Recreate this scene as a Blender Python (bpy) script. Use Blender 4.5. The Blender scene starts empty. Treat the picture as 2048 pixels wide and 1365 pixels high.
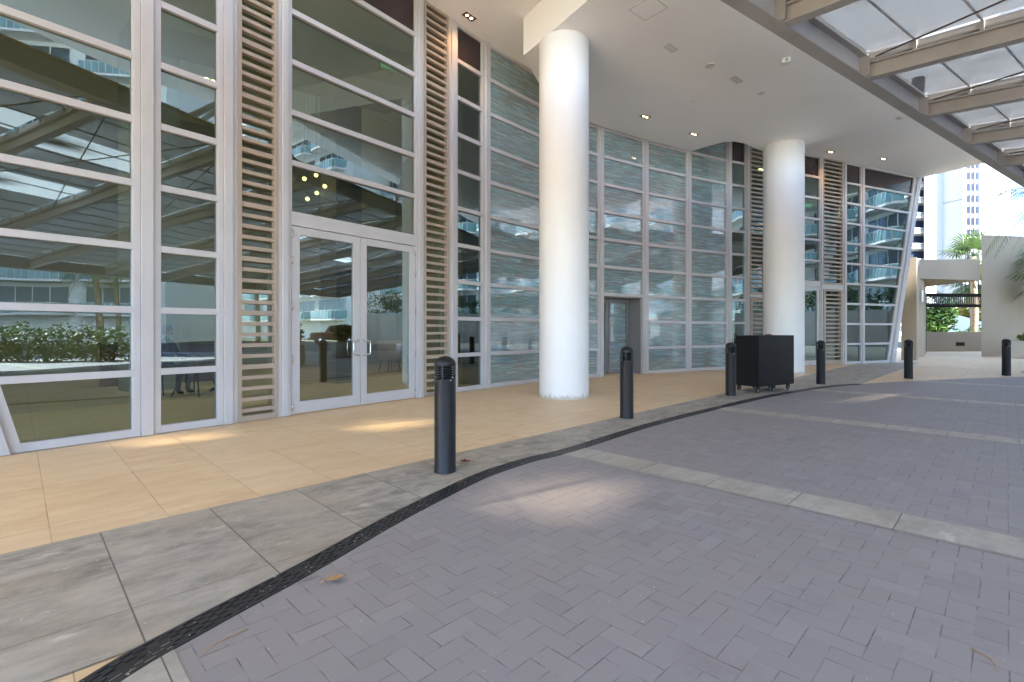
import bpy, bmesh, math, random
from math import radians as R, sin, cos, pi, sqrt
from mathutils import Vector as V, Matrix, noise as mnoise
random.seed(7)
S = bpy.context.scene
C = S.collection

# ------------------------------------------------------------------ camera, sky, sun, exposure
cam_d = bpy.data.cameras.new('camera')
cam = bpy.data.objects.new('camera', cam_d); C.objects.link(cam)
cam.location = (0, 0, 1.283); cam.rotation_euler = (pi/2, 0, 0)
cam_d.sensor_width = 36; cam_d.lens = 990/2048*36; cam_d.shift_y = -21/2048
cam_d.clip_start = .05; cam_d.clip_end = 2000
S.camera = cam
S.render.engine = 'CYCLES'
S.cycles.use_denoising = True
S.cycles.max_bounces = 10; S.cycles.diffuse_bounces = 5; S.cycles.glossy_bounces = 4
S.cycles.transparent_max_bounces = 12; S.cycles.caustics_reflective = False; S.cycles.caustics_refractive = False
S.cycles.sample_clamp_indirect = 6
S.view_settings.view_transform = 'Standard'; S.view_settings.look = 'None'
S.view_settings.exposure = 3.0; S.view_settings.gamma = 1
SUN_EL = 42.0
sun_h = V((.55, -.83, 0)).normalized()               # horizontal direction towards the sun
sun_v = V((sun_h.x*cos(R(SUN_EL)), sun_h.y*cos(R(SUN_EL)), sin(R(SUN_EL))))
W = bpy.data.worlds.new('World'); S.world = W; W.use_nodes = True
nt = W.node_tree; bg = nt.nodes['Background']
sky = nt.nodes.new('ShaderNodeTexSky'); sky.sky_type = 'NISHITA'; sky.sun_disc = False
sky.sun_elevation = R(SUN_EL); sky.sun_rotation = math.atan2(sun_h.x, sun_h.y)
sky.altitude = 3000; sky.air_density = .8; sky.dust_density = .2; sky.ozone_density = 1.0
nt.links.new(sky.outputs[0], bg.inputs[0]); bg.inputs[1].default_value = .15
sd = bpy.data.lights.new('sun', 'SUN'); sd.energy = 5.0; sd.angle = R(.5); sd.color = (1, .98, .95)
so = bpy.data.objects.new('sun', sd); C.objects.link(so); so.location = (0, 0, 60)
so.rotation_euler = sun_v.to_track_quat('Z', 'Y').to_euler()

# ------------------------------------------------------------------ materials
class NT:
    def __init__(s, name):
        m = bpy.data.materials.new(name); m.use_nodes = True
        s.m = m; s.t = m.node_tree; s.t.nodes.clear()
        s.out = s.n('OutputMaterial')
    def n(s, typ, ins=None, **kw):
        nd = s.t.nodes.new('ShaderNode' + typ)
        for k, v in kw.items(): setattr(nd, k, v)
        for k, v in (ins or {}).items():
            i = nd.inputs[k]
            if isinstance(v, bpy.types.NodeSocket): s.t.links.new(v, i)
            else:
                if isinstance(v, tuple) and len(v) == 3 and i.type == 'RGBA': v = v + (1,)
                i.default_value = v
        return nd
    def math(s, op, a, b=0., c=0.):
        return s.n('Math', {0: a, 1: b, 2: c}, operation=op).outputs[0]
    def mix(s, f, a, b, bt='MIX'):
        nd = s.n('Mix', {0: f, 6: a, 7: b}, data_type='RGBA', blend_type=bt); return nd.outputs[2]
    def ramp(s, f, a, b):
        return s.n('MapRange', {0: f, 1: a, 2: b, 3: 0., 4: 1.}).outputs[0]
    def noise(s, vec, scale, detail=4, rough=.55):
        return s.n('TexNoise', {'Vector': vec, 'Scale': scale, 'Detail': detail, 'Roughness': rough}).outputs[0]
    def pos(s): return s.n('NewGeometry').outputs['Position']
    def obj(s): return s.n('TexCoord').outputs['Object']
    def uv(s): return s.n('TexCoord').outputs['UV']
    def mapv(s, vec, rot=(0, 0, 0), scale=(1, 1, 1), loc=(0, 0, 0)):
        return s.n('Mapping', {'Vector': vec, 'Location': loc, 'Rotation': rot, 'Scale': scale}).outputs[0]
    def bsdf(s, col, rough=.5, bump=None, bstr=.3, dist=.01, **kw):
        p = s.n('BsdfPrincipled', {'Base Color': col, 'Roughness': rough})
        for k, v in kw.items(): p.inputs[k.replace('_', ' ')].default_value = v
        if bump is not None:
            b = s.n('Bump', {'Height': bump, 'Strength': bstr, 'Distance': dist}); s.t.links.new(b.outputs[0], p.inputs['Normal'])
        s.t.links.new(p.outputs[0], s.out.inputs[0]); return s.m

def paint(name, col, rough=.45, var=.08, scale=3., bump=.05, dirt=None, **kw):
    n = NT(name); p = n.obj()
    a = n.noise(p, scale, 5); b = n.noise(p, scale*14, 3)
    c = n.mix(n.ramp(a, .3, .7), tuple(x*(1-var) for x in col), tuple(min(1, x*(1+var)) for x in col))
    if dirt:
        c = n.mix(n.ramp(n.noise(n.mapv(p, scale=(1, 1, .35)), scale*1.7, 6, .65), .52, .78), c, dirt)
    return n.bsdf(c, n.math('ADD', rough-.05, n.math('MULTIPLY', a, .1)), b, bump, .004, **kw)

def metal(name, col, rough=.35, mt=.85, **kw):
    n = NT(name); p = n.obj(); a = n.noise(p, 6, 5)
    return n.bsdf(n.mix(n.ramp(a, .3, .7), tuple(x*.85 for x in col), col), n.math('ADD', rough-.08, n.math('MULTIPLY', a, .16)), Metallic=mt, **kw)

def glass(name, tint, extra=.06, ior=1.75, rough=0.0, gcol=(.72, .90, .92)):
    n = NT(name)
    wob = n.noise(n.pos(), .9, 2)
    nb = n.n('Bump', {'Height': wob, 'Strength': .05, 'Distance': .02}).outputs[0]
    f = n.n('Fresnel', {'IOR': ior, 'Normal': nb}).outputs[0]
    dirt = n.ramp(n.noise(n.pos(), 7, 6, .7), .68, .9)
    f = n.n('Math', {0: f, 1: extra}, operation='ADD', use_clamp=True).outputs[0]
    tr = n.n('BsdfTransparent', {'Color': tint}).outputs[0]
    gl = n.n('BsdfGlossy', {'Color': gcol, 'Roughness': rough, 'Normal': nb}).outputs[0]
    mx = n.n('MixShader', {0: f, 1: tr, 2: gl}).outputs[0]
    df = n.n('BsdfDiffuse', {'Color': (.6, .58, .5)}).outputs[0]
    mx2 = n.n('MixShader', {0: n.math('MULTIPLY', dirt, .10), 1: mx, 2: df}).outputs[0]
    n.t.links.new(mx2, n.out.inputs[0]); return n.m

def emit(name, col, st):
    n = NT(name); e = n.n('Emission', {'Color': col, 'Strength': st}); n.t.links.new(e.outputs[0], n.out.inputs[0]); return n.m

M = {}
# -- ground stones; the stone grid of the place lies at 45 degrees
def grid_vec(n): return n.mapv(n.pos(), rot=(0, 0, R(-45)))
def sep(n, v):
    x = n.n('SeparateXYZ', {0: v}); return x.outputs[0], x.outputs[1]
def cell(n, x, y, w, h, x0=0., y0=0.):
    a = n.math('DIVIDE', n.math('SUBTRACT', x, x0), w); b = n.math('DIVIDE', n.math('SUBTRACT', y, y0), h)
    ia = n.math('FLOOR', a); ib = n.math('FLOOR', b)
    return n.math('SUBTRACT', a, ia), n.math('SUBTRACT', b, ib), ia, ib
def edge(n, f, w, lw):                       # 1 on the joint at the cell border
    d = n.math('MULTIPLY', n.math('MINIMUM', f, n.math('SUBTRACT', 1., f)), w)
    return n.n('MapRange', {0: d, 1: lw*.4, 2: lw, 3: 1., 4: 0.}).outputs[0]
def hash2(n, a, b, k=0.):
    v = n.n('CombineXYZ', {0: a, 1: b, 2: k}).outputs[0]
    return n.n('TexWhiteNoise', {0: v}, noise_dimensions='3D')

def mat_travertine():
    n = NT('travertine'); g = grid_vec(n); x, y = sep(n, g)
    fx, fy, ix, iy = cell(n, x, y, .595, 1.19, .15, .86)
    h = hash2(n, ix, iy).outputs[0]
    j = n.math('MAXIMUM', edge(n, fx, .595, .0035), edge(n, fy, 1.19, .0035))
    g2 = n.n('VectorMath', {0: g, 1: n.n('CombineXYZ', {0: n.math('MULTIPLY', h, 30.), 1: 0., 2: h}).outputs[0]}, operation='ADD').outputs[0]
    v1 = n.noise(n.mapv(g2, scale=(1.5, 5.5, 1)), 1.3, 9, .68)
    v2 = n.noise(n.mapv(g2, scale=(4, 15, 1)), 1.9, 7, .72)
    big = n.noise(g, .55, 3)
    c = n.mix(n.ramp(v1, .28, .72), (.68, .49, .285), (.88, .725, .49))
    c = n.mix(n.math('MULTIPLY', n.ramp(v2, .56, .78), .75), c, (.48, .31, .17))
    c = n.mix(n.math('MULTIPLY', n.ramp(n.noise(g2, 3.2, 6, .7), .55, .72), .4), c, (.92, .78, .58))
    c = n.mix(n.math('MULTIPLY', n.ramp(big, .42, .66), .5), c, (.68, .49, .28))
    c = n.mix(n.math('MULTIPLY', n.ramp(h, 0., 1.), .42), c, (.80, .66, .47))
    sp = n.ramp(n.noise(n.mapv(g, scale=(1, 3, 1)), 26, 4, .7), .69, .75)
    c = n.mix(n.math('MULTIPLY', sp, .6), c, (.26, .17, .10))
    c = n.mix(n.math('MULTIPLY', j, n.n('MapRange', {0: n.noise(n.mapv(g, loc=(3, 8, 0)), 1.6, 3), 1: .38, 2: .6, 3: .3, 4: .85}).outputs[0]), c, (.25, .17, .10))
    r = n.math('ADD', .42, n.math('MULTIPLY', v2, .2))
    return n.bsdf(c, r, n.math('SUBTRACT', v2, j), .12, .003)
def mat_marble(name='grey_marble', w=.61, h=1.236, x0=.375, y0=2.864, dark=(.17, .163, .158), light=(.50, .48, .44), e2=False):
    n = NT(name); g = grid_vec(n); x, y = sep(n, g)
    if e2: x, y = n.math('MULTIPLY', y, -1.), x
    fx, fy, ix, iy = cell(n, x, y, w, h, x0, y0)
    hh = hash2(n, ix, iy); hv = hh.outputs[0]
    j = n.math('MAXIMUM', edge(n, fx, w, .005), edge(n, fy, h, .004))
    g2 = n.n('VectorMath', {0: g, 1: n.n('VectorMath', {0: hh.outputs[1], 1: (25, 25, 25)}, operation='MULTIPLY').outputs[0]}, operation='ADD').outputs[0]
    st = n.mapv(g2, scale=(1, 2.8, 1)) 
    v1 = n.noise(st, 1.7, 9, .66); v2 = n.noise(n.mapv(g2, scale=(1, 1.7, 1)), 6, 8, .7)
    vein = n.noise(n.mapv(g2, rot=(0, 0, .5)), 2.2, 7, .62)
    vein = n.n('MapRange', {0: n.math('ABSOLUTE', n.math('SUBTRACT', vein, .5)), 1: 0., 2: .008, 3: 1., 4: 0.}).outputs[0]
    c = n.mix(n.ramp(v1, .34, .66), dark, light)
    c = n.mix(n.math('MULTIPLY', n.ramp(v2, .44, .66), .6), c, tuple(a*1.15 for a in light))
    c = n.mix(n.math('MULTIPLY', n.ramp(v2, .3, .5), -.25), c, dark)
    c = n.mix(n.math('MULTIPLY', n.math('MULTIPLY', vein, n.ramp(v2, .4, .62)), .45), c, (.66, .63, .56))
    c = n.mix(n.math('MULTIPLY', n.ramp(n.noise(g, 1.1, 5, .6), .42, .68), .55), c, (.42, .36, .265))
    pal = n.ramp(n.noise(n.mapv(g, scale=(1, 1.8, 1)), 3.1, 7, .62), .61, .69)
    c = n.mix(n.math('MULTIPLY', pal, .6), c, (.74, .72, .68))
    c = n.mix(n.math('MULTIPLY', hv, .3), c, tuple(a*.75 for a in light))
    spk = n.ramp(n.noise(g, 42, 2, .5), .72, .76)
    c = n.mix(n.math('MULTIPLY', spk, .6), c, (.7, .7, .68))
    c = n.mix(n.math('MULTIPLY', j, n.math('ADD', .5, n.math('MULTIPLY', v2, .5))), c, (.06, .055, .045))
    return n.bsdf(c, n.math('ADD', .5, n.math('MULTIPLY', v2, .2)), n.math('SUBTRACT', v2, n.math('MULTIPLY', j, 2.)), .2, .003)
def mat_pavers():
    n = NT('pavers'); g = grid_vec(n)
    wob = n.n('TexNoise', {'Vector': g, 'Scale': 2.3, 'Detail': 1.}).outputs[1]
    g1 = n.n('VectorMath', {0: g, 1: n.n('VectorMath', {0: wob, 1: (.012, .012, 0)}, operation='MULTIPLY').outputs[0]}, operation='ADD').outputs[0]
    x, y = sep(n, g1)
    w = .102                                    # 90 degree herringbone of 102 x 204 mm bricks
    fx, fy, ix, iy = cell(n, x, y, w, w)
    k = n.math('FLOORED_MODULO', n.math('SUBTRACT', ix, iy), 4.)
    def is_(v): return n.math('COMPARE', k, v, .2)
    k0, k1, k2, k3 = is_(0.), is_(1.), is_(2.), is_(3.)
    lw = .0034
    def side(f):
        return n.n('MapRange', {0: n.math('MULTIPLY', f, w), 1: lw*.35, 2: lw, 3: 1., 4: 0.}).outputs[0]
    def vis(o_):
        return n.n('MapRange', {0: n.noise(n.mapv(g, loc=(o_, o_, 0)), 6., 3, .6), 1: .42, 2: .66, 3: .04, 4: .95}).outputs[0]
    jl = n.math('MULTIPLY', side(fx), n.math('SUBTRACT', 1., k1)); jr = n.math('MULTIPLY', side(n.math('SUBTRACT', 1., fx)), n.math('SUBTRACT', 1., k0))
    jb = n.math('MULTIPLY', side(fy), n.math('SUBTRACT', 1., k2)); jt = n.math('MULTIPLY', side(n.math('SUBTRACT', 1., fy)), n.math('SUBTRACT', 1., k3))
    j = n.math('MAXIMUM', n.math('MULTIPLY', n.math('MAXIMUM', jl, jr), vis(0.)), n.math('MULTIPLY', n.math('MAXIMUM', jb, jt), vis(3.)))
    hb = hash2(n, n.math('SUBTRACT', ix, k1), n.math('SUBTRACT', iy, k2), n.math('ADD', k2, k3)).outputs[0]
    grain = n.noise(g, 90, 4, .7); big = n.noise(g, .45, 4, .6); md = n.noise(g, 5, 5, .6)
    c = n.mix(hb, (.284, .277, .302), (.318, .310, .334))
    c = n.mix(n.math('MULTIPLY', n.ramp(md, .35, .75), .35), c, (.33, .308, .325))
    c = n.mix(n.math('MULTIPLY', n.ramp(big, .42, .66), .5), c, (.305, .280, .268))
    c = n.mix(n.math('MULTIPLY', n.ramp(grain, .35, .7), .4), c, (.36, .34, .36))
    far = n.math('GREATER_THAN', hb, .90)
    c = n.mix(n.math('MULTIPLY', far, .10), c, (.40, .385, .41))
    blk = n.math('LESS_THAN', hb, .06)
    c = n.mix(n.math('MULTIPLY', blk, .10), c, (.17, .16, .18))
    st = n.ramp(n.noise(n.mapv(g, loc=(7, 2, 0)), 1.6, 6, .65), .60, .76)
    c = n.mix(n.math('MULTIPLY', st, .40), c, (.19, .175, .185))
    oil = n.ramp(n.noise(n.mapv(g, loc=(3, 11, 0)), 2.6, 2, .5), .70, .76)
    c = n.mix(n.math('MULTIPLY', oil, .30), c, (.15, .14, .15))
    sp = n.ramp(n.noise(g, 34, 1, .4), .775, .80)
    c = n.mix(n.math('MULTIPLY', sp, .8), c, (.62, .61, .6))
    c = n.mix(n.math('MULTIPLY', j, .84), c, (.04, .036, .04))
    hgt = n.math('SUBTRACT', n.math('ADD', n.math('MULTIPLY', grain, .35), n.math('MULTIPLY', hb, .3)), n.math('MULTIPLY', j, 2.0))
    return n.bsdf(c, n.math('ADD', .52, n.math('MULTIPLY', md, .22)), hgt, .35, .0025)
M['travertine'] = mat_travertine()
M['marble'] = mat_marble()
M['marble_small'] = mat_marble('grey_marble_strip', .61, .37, .375, 2.494, (.22, .21, .198), (.50, .485, .45))
M['band'] = mat_marble('pale_band_stone', .62, .4, .1, 0, (.29, .28, .262), (.50, .49, .46), True)
M['pavers'] = mat_pavers()
def mat_ground(name, a, b, sc):
    n = NT(name); p = n.pos(); x = n.noise(p, sc, 6, .6); y = n.noise(p, sc*40, 4)
    return n.bsdf(n.mix(n.ramp(n.math('ADD', n.math('MULTIPLY', x, .7), n.math('MULTIPLY', y, .3)), .35, .65), a, b), .85, y, .3, .01)
M['asphalt'] = mat_ground('asphalt', (.045, .045, .048), (.075, .075, .075), .4)
M['soil'] = mat_ground('soil', (.09, .10, .05), (.16, .14, .09), .6)
# -- building
M['alu'] = paint('aluminium_frame', (.53, .52, .535), .38, .05, 1.2, .02, Specular_IOR_Level=.55)
M['louvre'] = paint('tan_louvre', (.40, .325, .26), .42, .06, 1.5, .02)
M['alu_shade'] = paint('recess_shade_frame', (.22, .212, .215), .4, .05, 1.2, .02)  # darker copy of the frame aluminium, recess shade put into its colour
M['white'] = paint('white_plaster', (.80, .79, .775), .6, .025, .8, .08)
M['soffit'] = paint('soffit_plaster', (.91, .90, .89), .7, .03, .35, .05)
def mat_column():
    n = NT('column_paint'); p = n.pos(); z = n.n('SeparateXYZ', {0: p}).outputs[2]
    a = n.noise(p, 1.1, 5); b = n.noise(p, 16, 4); sc = n.noise(n.mapv(p, scale=(3, 3, 9)), 2.2, 6, .7)
    low = n.n('MapRange', {0: n.math('ADD', z, n.math('MULTIPLY', b, .22)), 1: .10, 2: .20, 3: 1., 4: 0.}).outputs[0]
    c = n.mix(n.ramp(a, .3, .7), (.82, .815, .81), (.86, .855, .85))
    c = n.mix(n.math('MULTIPLY', n.ramp(sc, .62, .74), .35), c, (.62, .61, .60))
    c = n.mix(n.math('MULTIPLY', low, .8), c, (.42, .37, .31))
    return n.bsdf(c, .5, n.math('ADD', n.math('MULTIPLY', b, .4), a), .25, .012)
M['column'] = mat_column()
M['column_old'] = paint('column_paint', (.84, .835, .83), .5, .02, 1.1, .10, dirt=(.78, .775, .77))
M['interior'] = paint('interior_wall', (.44, .43, .35), .7, .08, .5, .05)
M['interior_dark'] = paint('interior_panel', (.20, .16, .10), .5, .1, .8, .05)
M['spandrel'] = paint('spandrel_panel', (.035, .022, .026), .12, .2, 2, .0)
M['glass'] = glass('tinted_glass', (.24, .33, .28), .11, 1.7)
M['glass_door'] = glass('door_glass', (.30, .36, .31), .20, 1.9)
M['glass_clear'] = glass('clear_glass', (.75, .86, .88), .05, 1.5)
M['beige'] = paint('beige_stucco', (.42, .34, .245), .85, .05, .7, .25)
M['stucco_grey'] = paint('grey_concrete', (.30, .29, .275), .85, .12, .8, .2)
M['grey_wall'] = paint('taupe_wall', (.33, .29, .25), .85, .06, .7, .2)
M['tower_white'] = paint('tower_white', (.50, .495, .49), .8, .04, .05, .0)
M['tower_grey'] = paint('tower_grey', (.26, .26, .265), .8, .05, .05, .0)
M['tower_glass'] = paint('tower_glass', (.02, .028, .05), .5, .3, .05, 0, Specular_IOR_Level=.15)
M['apt_white'] = paint('apartment_white', (.82, .82, .82), .7, .03, .1, .0)
M['apt_glass'] = paint('apartment_glass', (.05, .08, .11), .06, .6, .25, 0)
M['rail_glass'] = paint('balcony_glass', (.22, .38, .42), .08, .2, .4, 0)
def mat_teal():
    n = NT('teal_striped_glass'); u = n.uv()
    wv = n.noise(n.mapv(u, scale=(2.2, 5, 1)), 1.0, 2)
    x, y = sep(n, u); y = n.math('ADD', y, n.math('MULTIPLY', wv, .012))
    row = n.math('FLOOR', n.math('DIVIDE', y, .021))
    hr = hash2(n, row, 1.).outputs[0]
    col = n.math('FLOOR', n.math('DIVIDE', n.math('ADD', x, n.math('MULTIPLY', hr, 3.)), n.math('ADD', .22, n.math('MULTIPLY', hr, .3))))
    h = hash2(n, col, row, 2.).outputs[0]; h2 = hash2(n, col, row, 9.).outputs[0]
    c = n.mix(n.ramp(h, .2, .75), (.145, .28, .305), (.23, .36, .385))
    c = n.mix(n.math('MULTIPLY', n.math('GREATER_THAN', h2, .62), .75), c, (.19, .16, .135))
    c = n.mix(n.math('MULTIPLY', n.math('LESS_THAN', h2, .14), .6), c, (.42, .53, .54))
    fy = n.math('FRACT', n.math('DIVIDE', y, .021))
    ln = n.n('MapRange', {0: n.math('MINIMUM', fy, n.math('SUBTRACT', 1., fy)), 1: .02, 2: .16, 3: 1., 4: 0.}).outputs[0]
    c = n.mix(n.math('MULTIPLY', ln, .35), c, (.10, .14, .15))
    wob = n.noise(n.pos(), 2.2, 3)
    nb = n.n('Bump', {'Height': wob, 'Strength': .09, 'Distance': .02}).outputs[0]
    pr = n.n('BsdfPrincipled', {'Base Color': c, 'Roughness': .5})
    gl = n.n('BsdfGlossy', {'Color': (.95, .98, 1), 'Roughness': .015, 'Normal': nb})
    f = n.math('ADD', n.n('Fresnel', {'IOR': 1.6, 'Normal': nb}).outputs[0], .13)
    mx = n.n('MixShader', {0: f, 1: pr.outputs[0], 2: gl.outputs[0]})
    n.t.links.new(mx.outputs[0], n.out.inputs[0]); return n.m
M['teal'] = mat_teal()
# -- canopy, objects
M['steel'] = paint('canopy_steel', (.36, .35, .335), .5, .10, 1.4, .06, dirt=(.30, .275, .24))
M['steel_web'] = paint('canopy_web_paint', (.42, .425, .435), .5, .08, 1.1, .05, dirt=(.36, .345, .33))
M['rod'] = paint('rod_steel', (.16, .13, .115), .5, .2, 6, .05)
M['post'] = paint('post_paint', (.50, .52, .58), .45, .05, 1, .03)
def mat_panel():
    n = NT('milky_canopy_glass'); p = n.pos()
    d = n.ramp(n.noise(n.mapv(p, scale=(1, 1, 1)), 1.3, 7, .68), .48, .80)
    c = n.mix(n.math('MULTIPLY', d, .5), (.44, .46, .485), (.29, .28, .265))
    df = n.n('BsdfDiffuse', {'Color': c}); tl = n.n('BsdfTranslucent', {'Color': c})
    gl = n.n('BsdfGlossy', {'Color': (1, 1, 1), 'Roughness': .12})
    m1 = n.n('MixShader', {0: .62, 1: df.outputs[0], 2: tl.outputs[0]})
    m2 = n.n('MixShader', {0: n.n('Fresnel', {'IOR': 1.4}).outputs[0], 1: m1.outputs[0], 2: gl.outputs[0]})
    n.t.links.new(m2.outputs[0], n.out.inputs[0]); return n.m
M['panel'] = mat_panel()
def mat_sunspot_pane():                          # added pane: soft-edged mask lets a dimmed warm sun patch through
    n = NT('dusty_bronze_pane'); u = n.uv()
    r = n.math('ADD', n.n('VectorMath', {0: u}, operation='LENGTH').outputs['Value'], n.math('MULTIPLY', n.math('SUBTRACT', n.noise(u, 1.4, 4), .5), .9))
    m = n.n('MapRange', {0: r, 1: .0, 2: 1.0, 3: 1., 4: 0.}, interpolation_type='SMOOTHSTEP').outputs[0]
    df = n.n('BsdfDiffuse', {'Color': (.44, .46, .485)}); tl = n.n('BsdfTranslucent', {'Color': (.44, .46, .485)})
    m1 = n.n('MixShader', {0: .62, 1: df.outputs[0], 2: tl.outputs[0]})
    tr = n.n('BsdfTransparent', {'Color': (.12, .096, .066)})
    mx = n.n('MixShader', {0: m, 1: m1.outputs[0], 2: tr.outputs[0]}); n.t.links.new(mx.outputs[0], n.out.inputs[0]); return n.m
M['sunspot_pane'] = mat_sunspot_pane()
M['bollard'] = paint('bollard_paint', (.008, .0085, .011), .36, .25, 5, .08, dirt=(.013, .013, .015), Specular_IOR_Level=.4)
M['black'] = paint('black_laminate', (.0045, .0045, .006), .4, .3, 4, .10, Specular_IOR_Level=.3)
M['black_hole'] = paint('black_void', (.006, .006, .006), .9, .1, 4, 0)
M['iron'] = paint('cast_iron', (.026, .027, .032), .42, .35, 14, .3, dirt=(.06, .062, .07))
M['grit'] = paint('pale_grit', (.50, .47, .42), .8, .4, 30, 0)
M['rubber'] = paint('rubber', (.02, .02, .02), .6, .2, 8, .05)
M['grey_plastic'] = paint('grey_plastic', (.5, .5, .52), .4, .1, 8, 0)
M['chrome'] = metal('brushed_steel', (.72, .72, .74), .25)
M['white_plastic'] = paint('white_plastic', (.78, .78, .77), .4, .03, 8, 0)
M['vent'] = paint('vent_paint', (.62, .60, .57), .6, .04, 6, 0)
M['lamp'] = emit('warm_lamp', (1, .70, .34), 2.6)
M['lamp_in'] = emit('warm_lamp_inside', (1, .66, .24), 6)
M['globe'] = emit('warm_globe', (1, .70, .28), 1.3)
M['exit_green'] = emit('exit_green', (.05, .75, .25), .28)
M['trim_brown'] = paint('brown_trim', (.10, .045, .025), .5, .2, 8, 0)
def mat_leaf(name, a, b):
    n = NT(name); p = n.pos(); x = n.noise(p, 1.3, 3); r = n.n('ObjectInfo').outputs['Random']
    ri = n.n('NewGeometry').outputs['Random Per Island']
    c = n.mix(n.ramp(n.math('ADD', n.math('MULTIPLY', x, .5), n.math('MULTIPLY', ri, .5)), .25, .75), a, b)
    pr = n.n('BsdfPrincipled', {'Base Color': c, 'Roughness': .5}); tl = n.n('BsdfTranslucent', {'Color': c})
    mx = n.n('MixShader', {0: .35, 1: pr.outputs[0], 2: tl.outputs[0]}); n.t.links.new(mx.outputs[0], n.out.inputs[0]); return n.m
M['leaf'] = mat_leaf('broad_leaves', (.025, .065, .018), (.085, .17, .035))
M['leaf_bright'] = mat_leaf('lime_leaves', (.09, .16, .03), (.22, .28, .05))
M['leaf_sunlit'] = mat_leaf('sunlit_leaves', (.30, .20, .03), (.45, .36, .07))  # gold of sun shining through foliage, put into the leaf colour
M['palm'] = mat_leaf('palm_leaves', (.045, .095, .03), (.13, .19, .06))
M['palm_dry'] = mat_leaf('dry_palm_leaves', (.28, .17, .05), (.42, .30, .10))
M['trunk'] = paint('palm_trunk', (.26, .20, .13), .85, .25, 9, .5)
M['bark'] = paint('bark', (.13, .10, .07), .9, .3, 8, .5)
M['dry_leaf'] = paint('dry_leaf', (.50, .30, .13), .6, .2, 30, .1)
M['red_leaf'] = paint('red_brown_leaf', (.17, .05, .02), .6, .3, 30, .1)
M['tent'] = paint('white_tent_fabric', (.82, .82, .80), .7, .03, .4, .1)
M['cloth_black'] = paint('black_cloth', (.014, .014, .018), .85, .2, 8, .1)
M['jean'] = paint('navy_cloth', (.02, .025, .05), .85, .2, 8, .1)
M['skin'] = paint('skin', (.30, .17, .11), .5, .06, 8, .03)
M['hair'] = paint('dark_hair', (.012, .010, .010), .5, .2, 20, .2)
M['cream_fabric'] = paint('cream_upholstery', (.58, .50, .36), .85, .05, 6, .15)
M['wood'] = paint('brown_wood', (.24, .12, .05), .45, .2, 4, .05)
M['car'] = paint('car_brown', (.10, .035, .02), .25, .1, 2, 0, Coat_Weight=.6)
M['car_glass'] = paint('car_glass', (.02, .025, .03), .05, .1, 2, 0)
M['headlight'] = paint('headlight_glass', (.75, .75, .72), .1, .05, 6, 0)
M['planter'] = paint('planter_stone', (.24, .21, .185), .7, .12, 2, .1)
M['planter_white'] = paint('planter_white', (.62, .60, .56), .7, .06, 2, .1)
M['sticker'] = paint('blue_sticker', (.02, .14, .45), .4, .05, 5, 0)
M['tower_pale'] = paint('tower_pale_blue', (.44, .47, .54), .8, .03, .05, 0)
M['roadline'] = paint('road_paint', (.75, .74, .70), .7, .1, 3, .1)

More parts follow.
